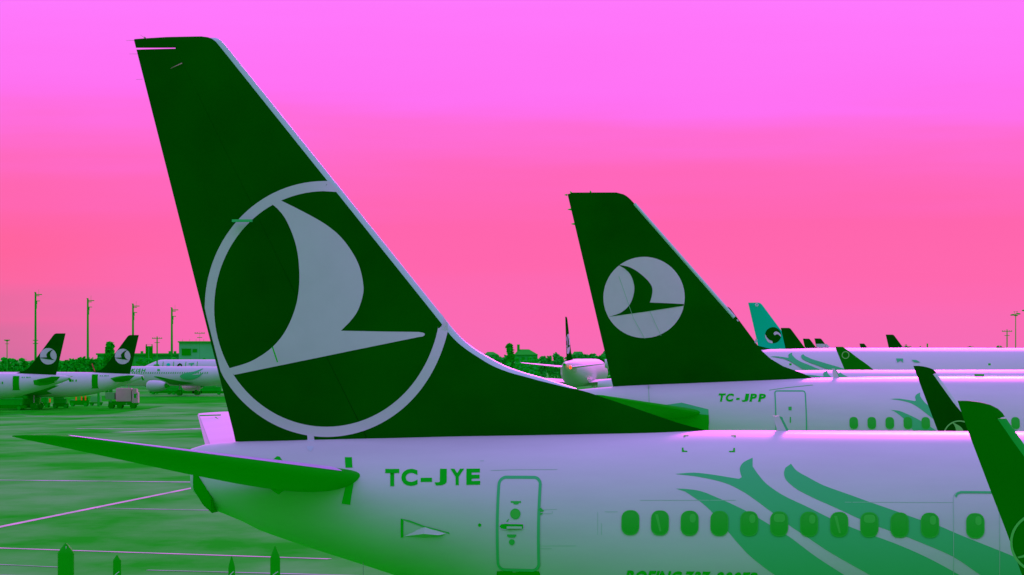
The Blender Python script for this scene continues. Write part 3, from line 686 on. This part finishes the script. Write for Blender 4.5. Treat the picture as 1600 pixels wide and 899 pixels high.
# ---- distant fins beyond the fourth, right side
def far_fin(label, px_te_top, py_top, zt_, **kw):          # zt_ height of the fin tip in metres
    Y = (zt_-CZ)*F/(HZ-py_top); kk = zt_/11.75
    return airliner(label, place(px_te_top,Y)-.72*kk, Y, 0, kk, z0=0, full=True, seg=24, **kw)
r_ = far_fin('airliner whose dark fin with a pale ring peeks out right behind the TC-JPP fin', 1114, 479, 12.4)
ro, f_, _, _, fn_, fb_ = r_
for l in (((1124,478),(1145,500),(1168,525)),((1149,506),(1153,500)),((1179,540),(1182,530))):
    project('emblem_ring', ring_bm([f_.hit(fb_,*q) for q in l], .22, False), fb_, -1, .03, EMB, fn_, dz=.5)
ro, f_, _, _, fn_, fb_ = far_fin('distant widebody with a tall teal fin and a round dark and white swirl', 1169, 473, 18.0, fin_m=TEAL)
cx, cz = f_.hit(fb_, 1208, 524); k_ = 12.5/(F/(f_.m @ Vector((3,0,8))).y)/1.53
def sw(n_, pts, m_, off): project(n_, poly_bm([[(cx+x*k_, cz+z_*k_) for x, z_ in pts]]), fb_, -1, off, m_, fn_, dz=.5)
sw('emblem_disc', circ(0,0,1.0,30), FIN, .03)
sw('emblem_swirl', catmull([(.05,.25),(.3,.45),(.62,.38),(.92,.1),(.95,-.2),(.7,.05),(.45,.12),(.2,0)],4,True), EMB, .05)
sw('emblem_swirl', catmull([(-.98,.1),(-.95,-.3),(-.6,-.85),(-.1,-1.0),(-.1,-.75),(-.45,-.6),(-.75,-.3)],4,True), EMB, .05)
project('emblem_dot', ring_bm(circ(*f_.hit(fb_,1182.5,476.5), .16, 12), .12), fb_, -1, .03, EMB, fn_)
def swf(label, px, py, zt_, **kw): return far_fin(label, px, py, zt_, **kw)
swf('distant airliner with a plain dark fin just right of the teal fin', 1220, 512.5, 12.6)
swf('distant airliner with a small dark fin, second right of the teal fin', 1254.5, 529.3, 11.9)
ro, f_, _, _, fn_, fb_ = swf('distant airliner with a small fin dark above and white below', 1272.5, 529, 12.0, fin_m=FIN)
project('fin_base_band', poly_bm([[f_.hit(fb_,x,y) for x, y in ((1275,537.5),(1291.5,537.5),(1297,542.5),(1299,543.5),(1276,543.5))]]), fb_, -1, .04, WHITEF, fn_, dz=.5)
bmx = bmesh.new()
swf('distant airliner with a dark fin and half hidden round emblem, alone on the right skyline', 1384, 523, 12.0, emb_r=(4.3,7.85,1.35))

# ================================================================== left apron
airA, fA, BA, _, fnA, _ = airliner('parked airliner farthest left, tail cone ending beside the next fuselage', place(110,417), 417, R(180), 1., emb_r=True)
airB, fB, BB, _, fnB, _ = airliner('parked airliner just right of the leftmost one, tail above the pink box truck', place(224,445), 445, R(180), 1., emb_r=True)
for (root, f_, b_, dx, ddx, sx, regx) in ((airA,fA,BA,25.3,5,52,34),(airB,fB,BB,148.5,4.7,172,156)):
    def onL(name, pts, m, off=.05, par=root): return project(name, poly_bm([[f_.hit(b_,x,y,1.6) for x, y in pts]]), b_, 1, off, m, par, dz=.3, ds=1)
    y0 = 588 if root is airA else 585.5
    onL('open_door', [(dx-ddx,y0),(dx+ddx,y0),(dx+ddx,y0+20),(dx+ddx+1.5,y0+21.5),(dx-ddx-1.5,y0+21.5),(dx-ddx,y0+20)], BLK)
    onL('tailplane_patch', [(sx,y0+6.5),(sx+12,y0+4),(sx+24,y0+2),(sx+32,y0+3),(sx+33.5,y0+10),(sx+24,y0+13),(sx+10,y0+15),(sx+1,y0+13)] if root is airA else
        [(sx,y0+6),(sx+10,y0+3.5),(sx+20,y0+2),(sx+30,y0+3),(sx+31.5,y0+9),(sx+20,y0+11.5),(sx+8,y0+11.5)], UNDER)  # dark tailplane shape laid on the body
    for i in (0,3,7,9,12): onL('registration_mark', [(regx+i,y0+1.2),(regx+i+1.6,y0+1.2),(regx+i+1.6,y0+3),(regx+i,y0+3)], SEAL)
    onL('tail_exhaust', [((110 if root is airA else 224)-3.6, y0+3),((110 if root is airA else 224)-1.5,y0+2.6),((110 if root is airA else 224)+0, y0+5),((110 if root is airA else 224)+0,y0+9),((110 if root is airA else 224)-3.6,y0+9.5)], BLK, .1)
    for wx_ in ((3.8,-1.2) if root is airA else (113.8,119,93,88,83)): window(root, b_, f_.hit(b_,wx_,598.5 if root is airA else 595)[0], f_.hit(b_,wx_,598.5 if root is airA else 595)[1], None, .24, .36, 0, 1, .04, rim=False)
# lettered airliner beyond, nose away to the left
thC = R(148); YC = 575
nose = Vector((place(172,YC+10), YC+10)); uC = Vector((math.cos(thC), math.sin(thC)))
tl = nose-uC*37.5
airC, fC, BC, _, _, _ = airliner('airliner with wing towards us and lettering KISH showing right of the second parked fin', tl.x, tl.y, thC, 1., z0=6.72-(572.7-562)/F*YC-5.9)
def onC(name, bm_, m, off=.06, par=airC): return project(name, bm_, BC, 1, off, m, par, dz=.4, ds=1)
def PXC(pts): return [fC.hit(BC,x,y,1.6) for x, y in pts]
onC('airline_lettering', text_bm('TURKISH', PXC([(184,581.5),(227.5,581.5),(228,576.5),(184.5,576.5)]), .03, .1, .25), DARK)
for i in range(34):
    q = PXC([(207+i*3.55,583)])[0]; window(airC, BC, q[0], q[1], None, .22, .36, 0, 1, .05, rim=False)
onC('livery_swirl', poly_bm([PXC(catmull([(281,588),(290,583),(303,581),(318,576),(309,582),(300,586),(313,585),(318,581),(312,589),(300,593),(288,593)],3,True))]), STRIPE)
onC('service_hatch', poly_bm([PXC([(246,577),(250,577),(250,580),(246,580)])]), SEAL)
# larger one behind it
YD = 650; kD = 1.22
airD, fD, BD, _, _, _ = airliner('larger white airliner behind the lettered one, rounded nose left and coloured marks on its side', place(217,YD)+37.5*kD, YD, R(180), kD, z0=6.72-5.9*kD)
def onD(name, pts, m): return project(name, poly_bm([[fD.hit(BD,x,y,1.8) for x, y in pts]]), BD, 1, .06, m, airD, dz=.5, ds=1)
onD('cockpit_window', [(240,572),(241,570),(248,569.5),(249.5,571.5),(248,572.5)], DARK)
onD('livery_mark', circ(263,570,3,12,2.2), TEAL); onD('livery_mark', [(276.5,572.5),(278,569.5),(281,567.8),(284,569.5),(285,572.5),(282.5,572.5),(282,570.5),(280.5,570.5),(280,572.5)], FIN)
onD('livery_mark', [(294.5,568.2),(303.5,567.2),(303,569.6),(300.5,570.2),(300.2,572.2),(298,572.2),(298,569.8),(295,569.8)], STRIPE)
for x in (254.5,271,290,308): onD('livery_bar', [(x-.6,572.4),(x+.2,565.6),(x+1.2,565.6),(x+.5,572.4)], DARK)

# ---- airliner seen from behind in the middle
kE = 1.13; YE = 440; thE = R(81)
airE, fE, BE, bodyE, fnE, _ = airliner('airliner seen from behind with a red tail beacon, framed between the two big fins', place(882,YE), YE, thE, kE, z0=.15, emb_r=(2.6,8.0,1.4))
bmx = bmesh.new(); bmesh.ops.create_icosphere(bmx, subdivisions=2, radius=.19, matrix=Matrix.Translation((.6,-.75,4.75)) @ Matrix.Diagonal((1,1,1.3,1))); link('tail_beacon', bmx, BEACON, airE, True)
bmx = bmesh.new(); tube(bmx, (-.25,0,5.12), (.05,0,5.12), .17, .2, 16); link('tail_exhaust', bmx, DARK, airE)

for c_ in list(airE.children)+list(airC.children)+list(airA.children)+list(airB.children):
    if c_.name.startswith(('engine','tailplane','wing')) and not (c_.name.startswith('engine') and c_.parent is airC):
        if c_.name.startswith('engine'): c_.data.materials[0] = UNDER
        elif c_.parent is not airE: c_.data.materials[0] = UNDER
# ================================================================== ground vehicles on the left apron
def gz(px, py): p = ground_at(px, py); p.z = ground_z(p.x, p.y); return p
p = gz(190, 638.5)
tk = empty('box_truck', p, 0); tag(tk, 'box truck with a pale pinkish body parked under the second tail', 'truck')
s = p.y/F                                   # metres per pixel there
def part(name, parent, m, *boxes, bev=.04):
    bm = bmesh.new()
    for c, d in boxes: box(bm, c, d)
    if bev: bmesh.ops.bevel(bm, geom=bm.edges[:], offset=bev, segments=2, affect='EDGES')
    return link(name, bm, m, parent)
part('box_body', tk, PINKBOX, ((.45,0,2.2),(2.45,2.1,2.1)))
part('cab', tk, PINKBOX, ((2.25,0,1.75),(.95,2.0,1.7)), ((2.15,0,2.85),(.75,1.9,.6)))
part('windscreen', tk, GLASS, ((2.3,-1.01,2.05),(.6,.04,.7)), bev=0)
part('cab_frame', tk, METAL_GLINT, ((2.02,-1.03,2.0),(.09,.05,.75)), ((2.6,-1.03,1.95),(.09,.05,.5)), bev=0)
part('chassis', tk, BLK, ((.3,0,.85),(4.6,1.9,.6)))
part('fuel_tank', tk, SEAL, ((.9,-1.0,.75),(.3,.1,.3)), ((-1.6,-1.0,1.2),(.3,.1,.45)))
part('front_load', tk, GREYBOX, ((-1.75,0,2.0),(1.5,1.8,1.1)))
for x in (-1.6,-.2,1.9):
    for y in (-.9,.9):
        bm = bmesh.new(); tube(bm, (x,y-.14,.45), (x,y+.14,.45), .45, .45, 20); link('wheel', bm, BLK, tk)
p = gz(124, 635)
tg = empty('stair_cart', p, 0); tag(tg, 'low dark service cart with three orange posts left of the box truck', 'cart')
part('deck', tg, BLK, ((0,0,.6),(3.0,1.6,.8)), ((.9,0,1.2),(.9,1.4,.5))); part('hood', tg, GREYBOX, ((-1.1,0,.95),(.6,1.4,.3)))
for x, h_ in ((-.42,.8),(.5,.65),(1.15,.85)): part('warning_post', tg, ORANGE, ((x,-.82,1.0+h_/2),(.2,.1,h_)), bev=.01)
for x in (-1.1,1.1):
    for y in (-.75,.75):
        bm = bmesh.new(); tube(bm, (x,y-.1,.3), (x,y+.1,.3), .3, .3, 16); link('wheel', bm, DARK, tg)
p = gz(150, 634)
dl = empty('baggage_dolly', p, 0); tag(dl, 'grey covered dolly between the orange posted cart and the truck', 'dolly')
part('cover', dl, GREYBOX, ((0,0,1.1),(1.7,1.4,.9))); part('frame', dl, BLK, ((0,0,.45),(2.2,1.5,.25)))
for x in (-.7,.7):
    for y in (-.6,.6):
        bm = bmesh.new(); tube(bm, (x,y-.08,.25), (x,y+.08,.25), .25, .25, 14); link('wheel', bm, DARK, dl)
p = gz(78, 636)
sg = empty('warning_beacon', p, 0); tag(sg, 'orange warning beacon on a thin stand under the leftmost airliner', 'beacon')
part('stand', sg, DARK, ((0,0,.4),(.1,.1,.8)), ((0,0,.04),(.5,.5,.08)), bev=0)
bm = bmesh.new(); tube(bm, (0,0,.75), (-.05,0,1.35), .12, .2, 12); link('lamp', bm, ORANGE, sg)
# equipment under the airliners
def cart(px, py, L_, H_, label, m_=BLK, grp=None):
    p = gz(px, py); c = empty('equipment_cart', p, 0); tag(c, label, 'cart', grp)
    part('bed', c, m_, ((0,0,.5),(L_,1.6,.5))); part('load', c, DARK if m_ is BLK else BLK, ((-.1*L_,0,.75+H_/2),(L_*.7,1.4,H_)), ((.32*L_,0,.75+H_*.3),(L_*.22,1.3,H_*.6)))
    part('rail', c, SEAL, ((0,-.82,1.0+H_*.4),(L_*.9,.05,.08)), ((-L_*.4,-.82,.9),(.06,.05,.5)), ((L_*.4,-.82,.9),(.06,.05,.5)), bev=0)
    for x in (-.35*L_,.35*L_):
        for y in (-.75,.75):
            bm = bmesh.new(); tube(bm, (x,y-.1,.3), (x,y+.1,.3), .3, .3, 14); link('wheel', bm, DARK, c)
cart(8, 641, 6.5, 1.9, 'long dark loader under the leftmost fuselage at the picture edge'); cart(47, 640, 3.6, 1.9, 'dark loader left of the orange beacon')
cart(66, 637, 2.4, 1.6, 'dark upright cart beside the orange beacon'); cart(95, 638, 2.4, 1.3, 'dark low cart right of the orange beacon')
cart(252, 616.5, 4.8, 2.5, 'dark cart added in front of the lettered airliner wing'); cart(290, 617, 7.0, 1.5, 'dark train of cages beside the far lettered fuselage'); cart(325, 617, 6.5, 1.6, 'dark loader right of the train of cages')  # first cart is made up, for the wing flap and its shadow
p = wpos(146, 580, 470); bm = bmesh.new(); a = wpos(148.2,581,470); b = wpos(143.6,568.5,470)
bo = empty('boom_barrier', (a.x+.6, 470, ground_z(a.x,470))); tag(bo, 'slanting bright red boom sticking up behind the second fuselage', 'boom')
bm = bmesh.new(); d = b-a; tube(bm, a-d*.9-bo.location, b-bo.location, .10, .08, 8); link('arm', bm, REDP, bo)
bm = bmesh.new(); tube(bm, (0,0,0), (0,0,2.6), .22, .2, 10); link('post', bm, MAST, bo)

# ================================================================== masts
def mast(px, py_top, Y, label, grp='tall apron masts on the left', th=.13, kind=0, low=False):
    X0 = place(px, Y); gz_ = ground_z(X0, Y); ht = CZ-(py_top-HZ)/F*Y-gz_
    o = empty('light_mast', (X0,Y,gz_)); tag(o, label, 'mast', grp); u = Y/F
    bm = bmesh.new(); tube(bm, (0,0,0), (0,0,ht), th*1.5, th*.95, 10); link('pole', bm, MAST, o)
    if kind == 0:
        bm = bmesh.new(); box(bm, (u*4.5,0,ht-3*u), (u*11,.5,u*1.3)); box(bm, (-u*.6,0,ht+.5*u),(u*2.6,.4,u*1)); box(bm, (u*3,0,ht-5*u),(u*6,.3,u*1.2)); tube(bm, (u*5,0,ht-3*u), (u*5,0,ht+5*u), .03); link('lamp_bracket', bm, MAST, o)
        bm = bmesh.new(); box(bm, (u*3,0,ht-13*u),(u*7,.4,u*1.1)); box(bm, (u*1.6,0,ht-16*u),(u*2,.3,u*5)); box(bm, (u*1.6,0,ht-22*u),(u*1,.2,u*6)); link('ladder', bm, MAST, o)
    if low:
        bm = bmesh.new()
        for z in (532,537): box(bm, (0,0,CZ-(z-HZ)*u-gz_), (u*8,.4,u*1.2))
        link('crossbar', bm, MAST, o)
    if kind == 1:
        bm = bmesh.new()
        for i in range(8):
            a = i*math.pi/4; box(bm, (u*3.4*math.cos(a),u*3.4*math.sin(a),ht-.2*u), (u*2.2,u*2.2,u*1.5), a)
        tube(bm, (0,0,ht-2.4*u), (0,0,ht-.4*u), u*.8, u*4, 10); link('lamp_head', bm, MAST, o)
        bm = bmesh.new(); box(bm, (0,0,ht-6*u),(u*6,.3,u*.8)); link('crossbar', bm, MAST, o)
    if kind == 2:
        bm = bmesh.new(); tube(bm, (-u*8,0,ht-3*u),(u*8,0,ht-3*u),u*.5,u*.5,6); tube(bm, (-u*4,0,ht-9.5*u),(u*4,0,ht-9.5*u),u*.5,u*.5,6)
        for x in (-7,-3.5,3.5,7): box(bm, (u*x,0,ht-2.6*u), (u*1.6,.2,u*1.8))
        link('crossarm', bm, MAST, o)
    if kind == 3:
        bm = bmesh.new()
        for sx, sz in ((-5.5,-1.2),(0,-2),(4.6,.4)):
            m_ = Matrix.Translation((u*sx*.9,0,ht+u*sz)) @ Matrix.Rotation(R(-8 if sx < 0 else 4),4,'Y') @ Matrix.Diagonal((u*7.5,u*5,u*2.6,1)); bmesh.ops.create_icosphere(bm, subdivisions=2, radius=.5, matrix=m_)
        link('lamp_head', bm, MAST, o)
        bm = bmesh.new()
        for sx in (-1,1): tube(bm, (0,0,ht-u), (u*3*sx,0,ht+u*4), .05); tube(bm, (u*3*sx,0,ht+u*4),(u*.5*sx,0,ht+u*4),.05)
        link('bracket', bm, MAST, o)
    return o
mast(55.5,457.5,730,'tallest slim floodlight mast behind the leftmost fin', th=.25, low=True)
mast(137.2,467,740,'slim floodlight mast between the two parked fins', th=.25); mast(207.8,475.5,750,'slim floodlight mast rising from the second parked fin', th=.25)
mast(268.5,481.5,750,'slim floodlight mast in front of the pale terminal block', th=.25)
mast(11,531.5,620,'small mast with a ring of lamps at the left edge', None, .10, 1)
mast(245.5,526,600,'short stubby mast with crossbars beside the dark tower', None, .14, 2)
mast(1573.5,515,900,'short pole with two crossarms beside the right hand lamp mast', None, .17, 2)
mast(1587,491,640,'lamp mast with drooping lamp heads near the right edge', None, .10, 3)
mast(1605,484,600,'lamp mast cut by the right edge of the picture', None, .10, 3)
mast(312,518,700,'thin antenna on the pale terminal block', None, .03, 2)

# ================================================================== buildings
def bldg(px0, px1, py_top, Y, dep, m, label, name='terminal_building'):
    x0, x1 = place(px0,Y), place(px1,Y); zt = CZ-(py_top-HZ)/F*Y; g_ = ground_z(x0,Y)
    o = empty(name, ((x0+x1)/2, Y+dep/2, g_)); tag(o, label, 'building')
    part('wall', o, m, ((0,0,(zt-g_)/2),(x1-x0,dep,zt-g_)), bev=0); return o, x1-x0, zt-g_
o, wd, ht = bldg(152,420,554.5,760,40,BLD,'long low green terminal hall behind the left airliners')
u = 760/F
part('roof_edge', o, MAST, ((0,-20.1,ht+.15),(wd+.6,1,.5)), bev=0)
for i in range(14): part('window_band', o, UNDER, ((-wd/2+2+i*3.2,-20.03,ht-2.2),(2.4,.1,.9)), bev=0)
for px_ in (162,191,218,262,270): part('roof_vent', o, MAST, (((px_-286)*u,-15,ht+.5),(.7,.7,1.0)), bev=0)
o, wd, ht = bldg(279.5,420,535,740,30,BLD2,'pale upper terminal block with two dark windows')
u = 740/F
part('roof_edge', o, MAST, ((0,-15.1,ht+.1),(wd+.5,.8,.35)), bev=0)
for a, b, c, d in ((284,298.5,545,555.5),(301,308,545.5,550.5)):
    w_ = part('window', o, BLK, ((((a+b)/2-349.7)*u,-15.05,ht-((c+d)/2-535)*u),((b-a)*u,.2,(d-c)*u)), bev=0)
    part('window_frame', w_, SEAL, ((((a+b)/2-349.7)*u,-15.2,ht-(c-535)*u),((b-a)*u+.2,.12,.15)), bev=0)
for px_ in (285,296,306,318,330): part('roof_aerial', o, MAST, (((px_-349.7)*u,-14.5,ht+.4),(.06,.06,.9)), bev=0)
o, wd, ht = bldg(227.3,237.3,541,735,2,BLK,'dark square tower beside the second floodlit terminal end', 'ventilation_tower')
part('railing', o, MAST, ((0,0,ht+.45),(wd*.95,1.8,.06)), ((-wd*.45,0,ht+.2),(.06,1.8,.5)), ((wd*.45,0,ht+.2),(.06,1.8,.5)), bev=0)
part('ladder', o, SEAL, ((0,-1.05,ht*.6),(.25,.1,ht*.75)), bev=0)
# houses behind the rear-view airliner
def house(px0, px1, py_e, py_r, Y, label, m=BLD, chim=None):
    x0, x1 = place(px0,Y), place(px1,Y); ze = CZ-(py_e-HZ)/F*Y; zr = CZ-(py_r-HZ)/F*Y; wd = x1-x0; c = (x0+x1)/2
    o = empty('house', (c,Y,0)); tag(o, label, 'house'); part('wall', o, m, ((0,0,ze/2),(wd*.94,10,ze)), bev=0)
    bm = bmesh.new(); v = [bm.verts.new(q) for q in ((-wd/2,-5.5,ze),(wd/2,-5.5,ze),(wd/2,5.5,ze),(-wd/2,5.5,ze),(-wd*.3,0,zr),(wd*.12,0,zr))]
    for f in ((0,1,5,4),(1,2,5),(2,3,4,5),(3,0,4),(3,2,1,0)): bm.faces.new([v[i] for i in f])
    rf = link('roof', bm, MAST, o)
    for i in range(4): part('window', o, UNDER, ((-wd*.36+i*wd*.24,-5.05,ze-1.3),(.9,.1,1.1)), bev=0)
    if chim: part('chimney', rf, MAST, (((chim-(px0+px1)/2)*Y/F,-1,zr+.3),(.8,.8,2.2)), bev=0)
house(803,841,554.5,546,820,'house with a wide hipped roof and chimney beside the tall dense tree', BLD, 810)
house(757,779,554.5,550,840,'low house at the left end of the centre skyline'); house(893,914,556,549.5,850,'house behind the beacon lit airliner, right of its fin')

ORD = ['first','second','third','fourth','fifth','sixth','seventh','eighth','ninth']
# ================================================================== trees
def tree(px, py_top, wpx, Y, label, kind='round', m=TREE, grp=None, py_bot=None):
    X0 = place(px,Y); g_ = ground_z(X0,Y); H = CZ-(py_top-HZ)/F*Y-g_; W = wpx*Y/F
    o = empty('tree', (X0,Y,g_)); tag(o, label, 'tree', grp)
    bm = bmesh.new(); tube(bm, (0,0,0), (W*.03,0,H*.62), H*.028+.08, H*.012+.04, 8)
    for i in range(4):
        a = rnd.uniform(0,6.28); tube(bm, (0,0,H*rnd.uniform(.25,.45)), (W*.3*math.cos(a),W*.3*math.sin(a),H*rnd.uniform(.55,.75)), H*.012+.04, .03, 6)
    link('trunk', bm, BARK, o)
    bm = bmesh.new(); lobes = []
    nl = 9 if kind == 'round' else 8
    for i in range(nl):
        if kind == 'round':
            a = rnd.uniform(0,6.28); r_ = rnd.uniform(0,.34)*W; lobes.append((Vector((r_*math.cos(a), r_*math.sin(a), H*rnd.uniform(.38,.80))), W*rnd.uniform(.16,.26)))
        else:
            f = i/(nl-1); lobes.append((Vector((rnd.uniform(-.14,.14)*W, rnd.uniform(-.14,.14)*W, H*(.26+.62*f))), W*(.42-.16*f)*rnd.uniform(.85,1.1)))
    lobes.append((Vector((0,0,H*.88)), H*.12 if kind == 'round' else W*.16))
    for c, r_ in lobes:
        for j in range(60):
            d = Vector((rnd.gauss(0,1),rnd.gauss(0,1),rnd.gauss(0,1))).normalized()*r_*rnd.uniform(.55,1.08); q = c+d
            if q.z > H: q.z = H-rnd.random()*.3
            s_ = rnd.uniform(.22,.5)*(.6+H/14)
            R_ = Matrix.Rotation(rnd.uniform(0,6.28),3,Vector((rnd.gauss(0,1),rnd.gauss(0,1),rnd.gauss(0,1))).normalized())
            vs = [bm.verts.new(q+R_@Vector(v)*s_) for v in ((1,0,0),(0,.8,.2),(-.9,.1,-.1),(0,-.8,.25))]
            bm.faces.new(vs)
            if j < 12: bmesh.ops.create_icosphere(bm, subdivisions=1, radius=r_*.42, matrix=Matrix.Translation(c+d*.45))
    link('crown', bm, m, o, recalc=False); return o
TL = 'trees along the left skyline'
for i, (px, py, w_, Y) in enumerate(((-6,561,30,640),(9,559.5,26,650),(24,562,30,655),(38,562.5,28,660),(52,563.5,26,665),(64,563,22,670),(92,563.5,20,650),(104,563,24,640),(117,561,26,630),(129,557.5,28,625),(142,559,26,630),(153,561,20,640))):
    tree(px, py, w_, Y, ('bushy skyline tree left of the leftmost fin, %s from the left edge' % ORD[i % 6],'bushy skyline tree between the two parked fins, %s from the left one' % ORD[i % 6])[i > 5], grp=('skyline trees left of the leftmost fin','skyline trees between the two parked fins')[i > 5])
tree(173, 529.5, 21, 560, 'tall dense poplar rising left of the second parked fin', 'tall'); tree(167,548,15,555,'lower poplar touching the left side of the tall one','tall')
TC_ = 'trees along the centre skyline'
tree(796.5,532,17,600,'tall dense tree standing over the centre skyline left of the house','tall',TREE)
for n_, (px, py, w_, Y, lb) in enumerate(((760,553,24,700,0),(778,556,22,690,0),(790,556,20,700,0),(848,557,20,700,1),(858,556.5,22,720,1),(869,551.5,18,700,1),(876,557,18,690,1))):
    tree(px, py, w_, Y, ('hazy bushy tree left of the hip roofed house, %s from the big fin' % ORD[n_ % 3],'hazy bushy tree between house and rear-view airliner, %s from the house' % ORD[(n_-3) % 4])[lb], 'round', TREE2, ('skyline trees left of the house','skyline trees between house and airliner')[lb])
for n_, (px, py, w_, Y) in enumerate(((888,557,20,720),(897,553,20,730),(906,549.5,22,740),(916,553,16,720),(926,552,18,700),(934,556,16,690),(942,553,14,690),(948,549,12,700))):
    tree(px, py, w_, Y, 'hazy bushy tree right of the rear-view airliner fin, %s from that fin' % ORD[n_], 'round', TREE2, 'skyline trees right of the rear-view airliner fin')
for i, (px, py, w_) in enumerate(((1416,539,8),(1420,541.5,10),(1500,544,14),(1516,540.5,8),(1560,540.5,9),(1568,543,12))):
    tree(px, py, w_, 1150, 'tiny faint tree on the right skyline above the widebody, %s from the left' % ORD[i], 'round', TREE2, 'tiny trees on the right skyline')
for px, py, lb in ((1438,541,'shorter'),(1449,537,'taller')):
    mast(px, py, 1300, 'tiny faint stub mast on the right skyline, the %s of the two' % lb, 'tiny stub masts', .35, 9)
# small aircraft seen end on above the widebody
swf('tiny distant airliner on the skyline between the two dark fins', 1343, 537, 12.5, engines=False)
bpy.data.objects
# continuous scrub behind the trees
def scrub(px0, px1, py, Y, name='hedge'):
    bm = bmesh.new(); x0, x1 = place(px0,Y), place(px1,Y); g_ = ground_z((x0+x1)/2,Y); H = CZ-(py-HZ)/F*Y-g_
    n = int((x1-x0)*9)
    for i in range(n):
        c = Vector((rnd.uniform(x0,x1), Y+rnd.uniform(-2,2), g_+H*rnd.random()**.7)); s_ = rnd.uniform(.3,.8)
        bmesh.ops.create_icosphere(bm, subdivisions=1, radius=s_, matrix=Matrix.Translation(c) @ Matrix.Diagonal((1.2,1,.7,1)))
    o = link(name, bm, TREE, recalc=False); tag(o, kind='stuff'); return o
tag(scrub(-40,90,560.8,700,'scrub'), 'dense scrub filling under the left skyline trees', 'scrub'); tag(scrub(85,330,560.8,700,'scrub'), 'dense scrub behind the second parked fin', 'scrub'); tag(scrub(740,960,559.5,770,'scrub'), 'dense scrub under the centre skyline trees', 'scrub')

# ================================================================== pointed bollards in the foreground
for px, ptop, psh, wpx, lb in ((103,848.5,864,26,'widest dark pointed bollard, leftmost in the foreground'),(183,867,876,13,'narrow pointed bollard second from the left'),
                           (362,868.5,887,11,'thinnest pointed bollard just left of the rounder one'),(430,853,872,16,'dark rounded pointed bollard, rightmost in the foreground')):
    Y = 80.; u = Y/F; o = empty('bollard', (place(px,Y),Y,0)); tag(o, lb, 'bollard')
    zt_ = CZ-(ptop-HZ)*u; zs_ = CZ-(psh-HZ)*u; r_ = wpx*u/2
    bm = bmesh.new(); rings = []
    for z, q in ((0,1),(zs_-.02,1),(zs_+.02,.95),(zs_+(zt_-zs_)*.35,.72),(zs_+(zt_-zs_)*.7,.38),(zs_+(zt_-zs_)*.95,.12),(zt_,.05)):
        rings.append([(r_*q*math.cos(2*math.pi*(i+.5)/12), r_*q*math.sin(2*math.pi*(i+.5)/12)*.8, z) for i in range(12)])
    loft(bm, rings); link('post', bm, UNDER, o, 'auto')
    bm = bmesh.new(); 
    if wpx > 20: box(bm, (.02,-r_*.42,zs_+(zt_-zs_)*.45), (.015,.03,.13))
    else: tube(bm, (-r_*.4,-r_*.82,.6), (r_*.6,-r_*.82,.7), .012)
    link('painted_glint', bm, EMB, o)  # pale mark put in for the glint on the post
